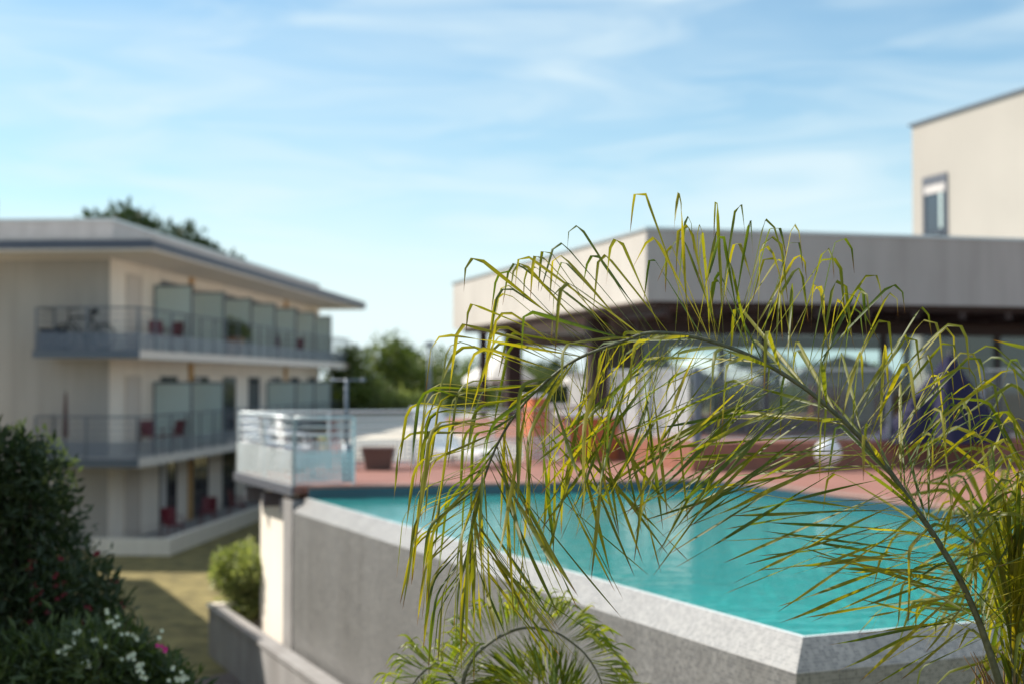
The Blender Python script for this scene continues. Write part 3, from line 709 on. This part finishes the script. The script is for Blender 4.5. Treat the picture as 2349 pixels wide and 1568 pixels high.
bush('white_flowering_bush', 'green oleander bush with white flowers at the lower left edge', (base2.x, base2.y, 0), bl, 9000, .11, M['oleander'], fl, .25)

# ------------------------------------------------------------------ far side of the terrace
pl = thing('planter_pot', 'empty square tapered brown planter pot on the pool deck', 'planter', (P(869, 1066, 23.3).x, 23.3, DZ))
mb = MB(); 
def frustum(mb, a, b2, z0, z1, th=None):
    lo = [(-a, -a), (a, -a), (a, a), (-a, a)]; hi = [(-b2, -b2), (b2, -b2), (b2, b2), (-b2, b2)]
    for i in range(4):
        j = (i + 1) % 4; mb.quad((*lo[i], z0), (*lo[j], z0), (*hi[j], z1), (*hi[i], z1))
    return lo, hi
frustum(mb, .19, .25, 0, .34); mb.build('pot', M['pot'], pl)
mb = MB(); mb.prism([(-.27, -.27), (.27, -.27), (.27, .27), (-.27, .27)], .335, .37); mb.build('rim', M['pot'], pl)
# sun loungers
def lounger(label, p, rz, flat=False):
    t = thing('sun_lounger', label, 'sun lounger', (p[0], p[1], DZ), rz, None)
    mb = MB(); prof = [(-.95, .28), (-.4, .30), (.1, .26), (.3, .30), (.62, .62), (.92, .95), (1.0, 1.0)]
    if flat: prof = [(-.95, .28), (-.4, .30), (.1, .29), (.5, .32), (.9, .36), (1.0, .36)]
    for i in range(len(prof) - 1):
        (x0, z0), (x1, z1) = prof[i], prof[i + 1]
        mb.face([(x0, -.3, z0), (x1, -.3, z1), (x1, .3, z1), (x0, .3, z0)], None, True)
        mb.face([(x0, -.3, z0 - .06), (x0, .3, z0 - .06), (x1, .3, z1 - .06), (x1, -.3, z1 - .06)], None, True)
        for y in (-.3, .3): mb.face([(x0, y, z0 - .06), (x1, y, z1 - .06), (x1, y, z1), (x0, y, z0)])
    mb.build('mattress', M['white'], t)
    for x in (-.8, .5):
        for y in (-.25, .25): MB().tube([(x, y, .25), (x, y, 0)], .02, 6).build('leg', M['metal_pale'], t)
lounger('white sun lounger with its back raised, right of the brown planter pot', (P(1050, 1060, 23.6).x, 24.1), R(130))
lp = P(985, 950, 48); t = thing('lamp_post', 'slim grey lamp post beyond the terrace', 'street lamp', (lp.x, 48, DZ))
top = P(985, 792, 48).z - DZ
MB().tube([(0, 0, 0), (0, 0, top)], [.07, .05], 10).build('pole', M['metal_grey'], t); MB().lathe([(0, top + .16), (.16, top + .12), (.2, top), (0, top - .02)], 14).build('lamp_head', M['metal_grey'], t)

# ------------------------------------------------------------------ parasols
def parasol(label, p, apex, rim_z, rad, m, grp):
    t = thing('parasol', label, 'parasol', (p[0], p[1], DZ), R(rnd.uniform(0, 40)), grp)
    n = 8; mb = MB(); a = apex - DZ; r0 = rim_z - DZ
    pr = [(0.02, a), (rad * .35, a - (a - r0) * .3), (rad * .7, a - (a - r0) * .65), (rad, r0), (rad * .99, r0 - .16)]
    for i in range(len(pr) - 1):
        for k in range(n):
            q = []
            for (rr, zz), kk in ((pr[i], k), (pr[i], k + 1), (pr[i + 1], k + 1), (pr[i + 1], k)):
                an = 2 * math.pi * kk / n; q.append((rr * math.cos(an), rr * math.sin(an), zz))
            mb.face(q)
    c = mb.build('canopy', m, t)
    MB().tube([(0, 0, 0), (0, 0, a + .08)], .03, 8).build('pole', M['metal_pale'], t)
    rb = MB()
    for k in range(n):
        an = 2 * math.pi * k / n; rb.tube([(0, 0, a - .1), (rad * math.cos(an), rad * math.sin(an), r0 - .03)], .012, 4)
    rb.build('ribs', M['metal_pale'], t); MB().bbox(-.3, .3, -.3, .3, 0, .08).build('base', M['concrete'], t)
for x, Y, rad, lb in ((1145, 42, 1.1, 'open white parasol left of the pavilion columns'), (1475, 43, 2.6, 'large open white parasol seen through the pavilion left of the barred fence'),
                      (1610, 47, 2.2, 'open white parasol partly hidden behind the larger one'), (1935, 43, 1.9, 'open white parasol seen through the pavilion left of the tower')):
    pp = P(x, 812, Y); parasol(lb, (pp.x, Y), pp.z, P(x, 868, Y).z, rad, M['canvas'], 'white parasols behind the pavilion')
# navy draped parasol
nv = thing('lowered_parasol', 'navy blue parasol lowered into a draped cone between the two barred fences', 'parasol', (P(2180, 1000, 23.8).x, 23.8, EYE - 1.03))
mb = MB(); n = 40; prof = [(.02, 1.47), (.10, 1.38), (.24, 1.12), (.42, .8), (.62, .45), (.82, .15), (.9, 0)]
b0 = len(mb.v)
for r_, z in prof:
    for k in range(n):
        a = 2 * math.pi * k / n; f_ = 1 + .16 * math.sin(a * 7 + z * 2) * min(1, r_ * 3) + .06 * math.sin(a * 13)
        mb.v.append((r_ * f_ * math.cos(a) * 1.15 - .18 * (1.47 - z) * .5, r_ * f_ * math.sin(a) * .7, z))
for i in range(len(prof) - 1):
    for k in range(n):
        mb.f.append((b0 + i * n + k, b0 + i * n + (k + 1) % n, b0 + (i + 1) * n + (k + 1) % n, b0 + (i + 1) * n + k)); mb.uv.append([(0, 0)] * 4); mb.sm.append(True)
mb.build('canopy', M['navy'], nv); MB().tube([(0.0, 0, 0), (0, 0, 1.55)], .03, 8).build('pole', M['metal_dark'], nv)

# ------------------------------------------------------------------ pavilion
GA = math.atan2(.2707, .9627)
pv = thing('pavilion', 'glazed poolside pavilion with a deep flat cream roof', 'building', (2.468, 26.0, 0), GA)
ZB, ZT = EYE + 1.47, EYE + 2.76; TZ = EYE - 1.03
rf = MB().box(0, 14.6, 0, 15.4, ZB, ZT).build('roof', M['render_beige'], pv)
MB().box(-.02, 14.62, -.03, -.004, ZB - .02, ZT).build('fascia_front', M['render_shade_side'], rf)  # front is the same render, its shade put into a greyer colour
MB().box(-.04, 14.63, -.05, 15.44, ZT, ZT + .05).build('parapet_cap', M['metal_pale'], rf)
cl_ = MB().box(.25, 14.4, .3, 15.1, ZB - .12, ZB - .004)
for k in range(13): cl_.box(.4 + k * 1.05, .55 + k * 1.05, .28, 2.4, ZB - .26, ZB - .122)
cl_.build('soffit_beams', M['brownmetal'], rf)
MB().box(0.9, 14.4, 2.35, 2.55, ZB - .52, ZB - .262).build('header_beam', M['brownmetal'], pv)
# raised terrace slab of the pavilion (with a salmon timber face)
K0 = Vector((2.87, 22.7)); kd = Vector((.9627, .2707)); kl = Vector((-.2707, .9627))
gl = Matrix.Rotation(-GA, 4, 'Z')
def loc(pt): q = gl @ Vector((pt.x - 2.468, pt.y - 26.0, 0)); return q.x, q.y
kx, ky = loc(K0)
MB().box(kx, 14.6, ky, ky + .12, DZ, TZ).build('terrace_face', M['ipe'], pv)
MB().box(kx, kx + .12, ky + .12, ky + 4.2, DZ, TZ).build('terrace_face', M['ipe'], pv)
MB().box(kx + .12, 14.6, ky + .12, 15, DZ + .01, TZ - .02).build('terrace_floor', M['deck'], pv)
MB().box(kx, 14.6, ky + .01, ky + .2, TZ + .002, TZ + .03).build('terrace_edge', M['ipe'], pv)
# columns
for x, y, wd in ((0.75, 11.7, .2), (0.75, 4.95, .2), (.78, 2.45, .05), (3.53, 2.45, .06), (6.28, 2.45, .06), (9.03, 2.45, .06), (11.78, 2.45, .06), (14.3, 2.45, .06), (0.75, 14.8, .1), (8, 14.6, .1), (14.2, 14.6, .1)):
    MB().box(x - wd, x + wd, y - wd, y + wd, DZ, ZB - .13).build('column', M['brownmetal'], pv)
for x0, x1 in ((.85, 3.46), (3.6, 6.21), (6.35, 8.96), (9.1, 11.71), (11.85, 14.22)):
    g = MB().box(x0, x1, 2.44, 2.455, TZ, ZB - .53).build('glass_panel', M['glass'], pv)
    f = MB()
    f.box(x0, x1, 2.42, 2.475, TZ, TZ + .07)
    f.build('sill', M['brownmetal'], g)
MB().box(1.5, 14.6, 14.92, 15.0, EYE + .95, ZB - .13).build('rear_header', M['interior'], pv)
for x0, x1 in ((4.4, 6.4),):
    MB().box(x0, x1, 14.7, 14.9, TZ, ZB - .13).build('rear_wall', M['interior'], pv)
MB().box(11, 14.5, 14.7, 14.9, TZ, TZ + .9).build('rear_wall', M['terracotta'], pv)

def bright_screen(xa0, ya0, xa1, ya1, h=1.25):  # pale sheets added to brighten the bay and the pool reflections
    mb = MB(); n_ = 60; dx, dy = xa1 - xa0, ya1 - ya0; ln = math.hypot(dx, dy); nx, ny = -dy / ln, dx / ln
    def q(k, z): o_ = .05 * math.sin(k * 1.1); return (xa0 + dx * k / n_ + nx * o_, ya0 + dy * k / n_ + ny * o_, z)
    for k in range(n_): mb.face([q(k, TZ), q(k + 1, TZ), q(k + 1, TZ + h), q(k, TZ + h)], None, True)
    mb.build('curtain', M['sheer'], pv)
M['sheer'] = glass_mat('bright_sheet', (.9, .9, .9), body=.92, bodycol=(.9, .92, .9), rough=.6)
bright_screen(1.2, .9, 1.2, 4.6); bright_screen(1.2, 5.4, 1.2, 8.2); bright_screen(7.6, 6.4, 8.7, 7.0)

# barred fence on the terrace edge
def fence(label, p0, p1, z, h=1.2):
    dv = p1 - p0; ln = dv.length; t = thing('barred_fence', label, 'fence', (p0.x, p0.y, z), math.atan2(dv.y, dv.x), 'barred pool fence on the pavilion terrace')
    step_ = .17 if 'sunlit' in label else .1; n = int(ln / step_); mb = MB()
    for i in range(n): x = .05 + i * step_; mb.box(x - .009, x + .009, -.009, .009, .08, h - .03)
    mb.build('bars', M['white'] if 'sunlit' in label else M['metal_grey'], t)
    MB().box(0, ln, -.018, .018, h - .03, h).build('top_rail', M['metal_pale'], t); MB().box(0, ln, -.018, .018, .05, .08).build('bottom_rail', M['metal_pale'], t)
    k = max(1, round(ln / 2.4))
    for i in range(k + 1): x = ln * i / k; MB().box(x - .03, x + .03, -.03, .03, 0, h + .02).build('post', M['metal_grey'], t)
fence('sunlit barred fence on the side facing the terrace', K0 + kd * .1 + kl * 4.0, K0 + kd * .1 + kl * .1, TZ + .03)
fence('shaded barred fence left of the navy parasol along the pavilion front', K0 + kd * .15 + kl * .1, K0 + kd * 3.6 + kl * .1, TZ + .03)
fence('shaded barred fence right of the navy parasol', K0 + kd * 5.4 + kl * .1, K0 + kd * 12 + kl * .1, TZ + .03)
# globe lamp
gp = P(1902, 1062, 22.8); t = thing('globe_lamp', 'white globe lamp standing on the deck before the timber terrace edge', 'lamp', (gp.x, 22.9, DZ))
MB().lathe([(0.0, 0), (.1, 0), (.1, .06), (0.08, .08)], 16).build('base', M['metal_grey'], t)
MB().lathe([(.22 * math.sin(math.pi * k / 14) + .0001, .30 - .22 * math.cos(math.pi * k / 14)) for k in range(15)], 22).build('globe', M['white'], t)
# terracotta bar counter with white top, block pillar
c0 = P(1350, 1058, 26.4); t = thing('bar_counter', 'terracotta bar counter with a white top beside the pavilion', 'counter', (c0.x, 26.2, DZ), GA)
MB().box(-.45, .45, -.3, .3, 0, .78).build('body', M['terracotta'], t, .01); MB().box(-.55, .55, -.38, .38, .78, .88).build('top', M['white'], t, .01)
c0 = P(1228, 1060, 26.0); t = thing('masonry_pillar', 'narrow terracotta block pillar left of the bar counter', 'pillar', (c0.x, 26.0, DZ), GA)
MB().box(-.15, .15, -.3, .3, 0, 1.15).build('shaft', M['terracotta'], t, .01); MB().box(-.18, .18, -.33, .33, 1.15, 1.2).build('cap', M['white'], t, .01)
c0 = P(1275, 1050, 27.5); t = thing('garden_wall', 'white rendered wall between the terracotta pillar and the counter', 'wall', (c0.x, 27.4, DZ), GA)
MB().box(-.55, .55, -.1, .1, 0, .95).build('wall', M['render_beige'], t); MB().box(-.58, .58, -.13, .13, .95, 1.0).build('wall_cap', M['white'], t)

# ------------------------------------------------------------------ tower block
tw = P(2092, 290, 45)
tb = thing('tower_block', 'tall cream building rising behind the right of the pavilion', 'building', (tw.x, 45, 0), GA)
MB().box(0, 16, -13, 0, 0, tw.z).build('wall', mat('tower_render', (0.375, 0.34, 0.30), .9, noise=.05, nscale=.4, bump=.12), tb)
MB().box(-.08, 16.1, -13.1, .1, tw.z, tw.z + .08).build('roof_edge', M['metal_grey'], tb)
def tower_window(y0, y1, z0, z1):
    f = MB(); f.box(-.05, -.003, y0, y0 + .1, z0, z1); f.box(-.05, -.003, y1 - .1, y1, z0, z1); f.box(-.05, -.003, y0 + .1, y1 - .1, z1 - .25, z1); f.box(-.05, -.003, y0 + .1, y1 - .1, z0, z0 + .08)
    o = f.build('window', M['frame_dark'], tb)
    MB().box(-.02, -.002, y0 + .1, y1 - .1, z0 + .08, z1 - .25).build('pane', M['window'], o)
    MB().box(-.05, -.022, y0 + .1, y1 - .1, z1 - .55, z1 - .28).build('blind', M['parapet'], o)
    MB().box(-.045, -.023, y0 + .28, y0 + .42, z0 + 1.1, z1 - .56).build('curtain', M['frost'], o)
    g = MB()
    for k in range(5): g.tube([(-.09, y0, z0 + .15 + .2 * k), (-.09, y1, z0 + .15 + .2 * k)], .015, 6)
    g.build('guard_rail', M['metal_grey'], o)
def yloc(x):      # local y on the tower's side wall seen at survey x
    u = (x * K - 512) / F; d = Vector((-.2707, .9627)); return (u * 45 - tw.x) / (d.x - u * d.y)
ya, yb = yloc(2178), yloc(2122)
for zt_ in (P(2150, 405, 44).z, P(2150, 405, 44).z - 2.9, P(2150, 405, 44).z - 5.8):
    tower_window(min(ya, yb), max(ya, yb), zt_ - 2.75 if zt_ > 10 else zt_ - 2.2, zt_)

# ------------------------------------------------------------------ palms
def catmull(pts, n):
    out = []; m = len(pts)
    for i in range(m - 1):
        p0, p1, p2, p3 = pts[max(i - 1, 0)], pts[i], pts[i + 1], pts[min(i + 2, m - 1)]
        for k in range(n):
            t = k / n; out.append(.5 * ((2 * p1) + (p2 - p0) * t + (2 * p0 - 5 * p1 + 4 * p2 - p3) * t * t + (3 * p1 - p0 - 3 * p2 + p3) * t ** 3))
    out.append(pts[-1]); return out
def resample(pts, step):
    out = [pts[0]]; acc = 0
    for a, b2 in zip(pts, pts[1:]):
        d = (b2 - a).length
        while acc + d >= step:
            a = a + (b2 - a) * ((step - acc) / d); out.append(a.copy()); d = (b2 - a).length; acc = 0
        acc += d
    return out
def leaflet(mb, p, d0, L_, wd, sk, G, r, nrm, seg=16, soft=.25, twist=0.0, win=.08):
    u = r.random() ** 1.3; pos = Vector(p); ref = nrm
    hd = Vector((d0.x, d0.y, 0))
    if hd.length < .25: hd = hd + Vector((r.choice((-1, 1)) * .3, r.gauss(0, .12), 0))
    hd.normalize(); e0 = math.asin(max(-1, min(1, d0.z))); fold = min(1, G / 7)
    rows = []; ds = L_ / seg; wob = Vector((r.gauss(0, .04), r.gauss(0, .04), 0))
    for i in range(seg + 1):
        s = i / seg
        x = min(1, max(0, (s - sk + win) / (2 * win))); x = x * x * (3 - 2 * x)
        e1 = e0 + (R(-84) - e0) * x * fold - soft * s * (1 - x) * math.cos(e0)
        d = (hd * math.cos(e1) + Vector((0, 0, math.sin(e1))) + wob * s).normalized()
        wv = d.cross(ref); wv = wv.normalized() if wv.length > 1e-3 else d.orthogonal().normalized()
        if twist: wv = Matrix.Rotation(twist * s, 3, d) @ wv
        ref = wv.cross(d).normalized()
        prof = min(1, .35 + s * 2.6) * (1 - max(0, (s - .72) / .28) ** 1.6 * .97)
        w_ = max(wd * prof, wd * .06)
        rows.append((pos + wv * w_ * .5 + ref * w_ * .16, Vector(pos), pos - wv * w_ * .5 + ref * w_ * .16, s))
        pos = pos + d * ds
    b0 = len(mb.v)
    for a, m_, c, s in rows: mb.v += [tuple(a), tuple(m_), tuple(c)]
    for i in range(seg):
        s0, s1 = rows[i][3], rows[i + 1][3]; k = b0 + 3 * i
        mb.f.append((k, k + 1, k + 4, k + 3)); mb.uv.append([(u, s0), (u, s0), (u, s1), (u, s1)]); mb.sm.append(True)
        mb.f.append((k + 1, k + 2, k + 5, k + 4)); mb.uv.append([(u, s0), (u, s0), (u, s1), (u, s1)]); mb.sm.append(True)
def frond(parent, pts, r0, r1, Lmax, step, seed, m, wd=.017, start=.12, alpha=(58, 28), kink=(.5, .8), G=(2.5, 6), base_len=.6, label=None, ph=None, per=2):
    r = random.Random(seed); org = Vector(parent.location)
    path = [p - org for p in catmull([Vector(p) for p in pts], 10)]
    n = len(path); rad = [r0 + (r1 - r0) * (i / (n - 1)) ** .5 for i in range(n)]
    fr = MB().tube(path, rad, 8).build('frond', M['rachis'], parent)
    if label: fr['label'] = label
    rs = resample(path, step); N = len(rs); mb = MB()
    for i in range(int(N * start), N):
        t = i / (N - 1); T = (rs[min(i + 1, N - 1)] - rs[max(i - 1, 0)]).normalized()
        up = Vector((0, 0, 1)); U = up - T * up.dot(T)
        if U.length < .35: 
            U = U + Vector((-.4, 0, 0)) - T * Vector((-.4, 0, 0)).dot(T)
        U.normalize(); S = T.cross(U)
        tt = (t - start) / (1 - start)
        for q in range(per):
            side = 1 if q % 2 else -1
            c = r.random()
            hang = T.z < -.45
            if ph is not None: phi = side * R(r.choice(ph) + r.gauss(0, 10)); al = alpha[0] + (alpha[1] - alpha[0]) * tt; kind = 0 if abs(phi) < 1.57 else 1
            elif c < .46: phi = side * R(abs(r.gauss(0, 26))); al = (r.uniform(52, 98) if tt < .6 else r.uniform(45, 75)); kind = 0
            elif c < .84: phi = side * R(180 - abs(r.gauss(0, 28))); al = r.uniform(48, 88); kind = 1
            else: phi = side * R(r.uniform(55, 120)); al = r.uniform(50, 80); kind = 2
            al = R(al * (1 - .45 * max(0, tt - .8) / .2) + r.gauss(0, 4))
            d0 = (T * math.cos(al) + (U * math.cos(phi) + S * math.sin(phi)) * math.sin(al)).normalized()
            L_ = Lmax * (base_len + (1 - base_len) * min(1, tt * 5)) * (1 - .35 * max(0, tt - .75) / .25) * r.uniform(.82, 1.1)
            sk = r.uniform(*kink); g = r.uniform(*G)
            if hang and kind != 1: sk -= .22
            if kind == 1: g *= .02
            if kind == 0: L_ *= .82
            leaflet(mb, rs[i] + (U * math.cos(phi) + S * math.sin(phi)) * .004, d0, L_, wd * r.uniform(.75, 1.2) * (.65 + .35 * min(1, L_ / Lmax)), sk, g, r, T if abs(T.dot(d0)) < .95 else S, soft=r.uniform(.02, .14), twist=r.gauss(0, .35), win=.12 if hang else r.uniform(.05, .1))
    mb.build('leaflets', m, fr)
    return fr

FD = 5.5
pb = P(2330, 1620, FD + .1)
palm = thing('palm_tree', 'feathery palm in the right foreground with a long arching frond over the pool', 'palm tree', (pb.x, pb.y, 0))
hc = pb.z
# trunk with ring scars and fibre
prof = []
for k in range(40):
    z = hc * k / 39; prof.append((.115 + .008 * (k % 2) + .03 * (1 - k / 39), z))
MB().lathe(prof, 18).build('trunk', M['fibre'], palm)
fm = MB()
for k in range(90):
    a = rnd.uniform(0, 6.28); z = hc - rnd.uniform(0, .35); rr = rnd.uniform(.06, .13); s0 = Vector((rr * math.cos(a), rr * math.sin(a), z))
    fm.tube([s0, s0 + Vector((math.cos(a) * .03, math.sin(a) * .03, .12)), s0 + Vector((math.cos(a) * .07 + rnd.gauss(0, .03), math.sin(a) * .07, .22))], [.006, .004, .001], 4)
fm.build('fibres', M['fibre'], palm)
main = [(2318, 1640, .05), (2288, 1550, .04), (2269, 1491, .03), (2243, 1418, .02), (2203, 1330, 0), (2149, 1236, 0), (2077, 1131, -.02), (2036, 1073, -.03), (1981, 1010, -.04), (1930, 959, -.05), (1842, 886, -.06), (1725, 817, -.06), (1612, 777, -.05), (1500, 762, -.04), (1429, 782, -.02), (1324, 822, 0), (1250, 876, .02), (1185, 945, .03), (1136, 1028, .04), (1103, 1119, .05), (1084, 1190, .05), (1078, 1290, .05)]
frond(palm, [P(x, y, FD + d) for x, y, d in main], .019, .0035, .86, .027, 11, M['palm'], wd=.0138, start=.10, kink=(.6, .8), G=(6, 9), per=4, label='long arching frond reaching over the pool')
# other fronds of the same crown
frond(palm, [P(2325, 1640, 5.65), P(2335, 1480, 5.8), P(2345, 1300, 5.95), P(2390, 1120, 6.1), P(2480, 980, 6.2), P(2640, 900, 6.3), P(2820, 920, 6.35)], .018, .004, .8, .036, 21, M['palm'], start=.16, alpha=(52, 30))
frond(palm, [P(2335, 1640, 5.6), P(2362, 1500, 5.5), P(2420, 1380, 5.4), P(2520, 1270, 5.3), P(2680, 1230, 5.2), P(2850, 1300, 5.1)], .018, .004, .75, .036, 22, M['palm'], start=.12, alpha=(62, 30))
frond(palm, [P(2330, 1640, 5.7), P(2320, 1500, 6.0), P(2300, 1370, 6.4), P(2290, 1260, 6.9), P(2280, 1200, 7.5), P(2275, 1190, 8.1)], .018, .004, .75, .036, 23, M['palm'], start=.15, alpha=(60, 30))
frond(palm, [P(2332, 1640, 5.6), P(2322, 1450, 5.55), P(2326, 1330, 5.5), P(2342, 1240, 5.45), P(2365, 1170, 5.4)], .014, .003, .42, .022, 24, M['palm'], start=.1, alpha=(16, 8), kink=(.85, 1.0), G=(.3, 1.0), ph=(0, 60, 120, 170), label='upright unopened frond at the right edge')
for i_, (dx, dy, s_) in enumerate(((.9, .5, 31), (.5, -.9, 32), (1.0, -.3, 33))):
    c = Vector((pb.x, pb.y, hc)); dv = Vector((dx, dy, 0)).normalized()
    frond(palm, [c, c + dv * .3 + Vector((0, 0, .5)), c + dv * .9 + Vector((0, 0, .8)), c + dv * 1.6 + Vector((0, 0, .6)), c + dv * 2.1 + Vector((0, 0, .05))], .017, .004, .5, .04, s_, M['palm'])

# smaller palm below, in front of the pool wall
YD = 7.2
q = P(1072, 1640, YD); ypl = thing('young_palm', 'smaller green palm arching up from below in front of the pool wall', 'palm tree', (q.x, YD, 0))
MB().lathe([(.09 + .006 * (k % 2), q.z * k / 29) for k in range(30)], 14).build('trunk', M['fibre'], ypl)
yp = [(1068, 1640), (1062, 1570), (1080, 1515), (1120, 1475), (1168, 1448), (1215, 1438), (1272, 1448), (1312, 1472), (1345, 1502), (1372, 1545), (1390, 1600), (1400, 1660)]
frond(ypl, [P(x, y, YD - .0) for x, y in yp], .014, .003, .31, .0085, 41, M['palm_young'], wd=.0135, start=.06, alpha=(85, 60), per=3, kink=(.68, .88), G=(3, 5.5), ph=(6, 20, 35, 150, 165, 175), base_len=.85, label='arching frond with its rib bowed to the right')
yq = [(1072, 1650), (1055, 1585), (1030, 1545), (1000, 1525), (965, 1545), (935, 1590), (915, 1650)]
frond(ypl, [P(x, y, YD + .1 + .02 * i) for i, (x, y) in enumerate(yq)], .012, .003, .31, .0095, 42, M['palm_young'], wd=.0135, start=.05, alpha=(85, 60), per=3, kink=(.68, .88), G=(3, 5.5), ph=(6, 20, 35, 150, 165, 175), base_len=.85)
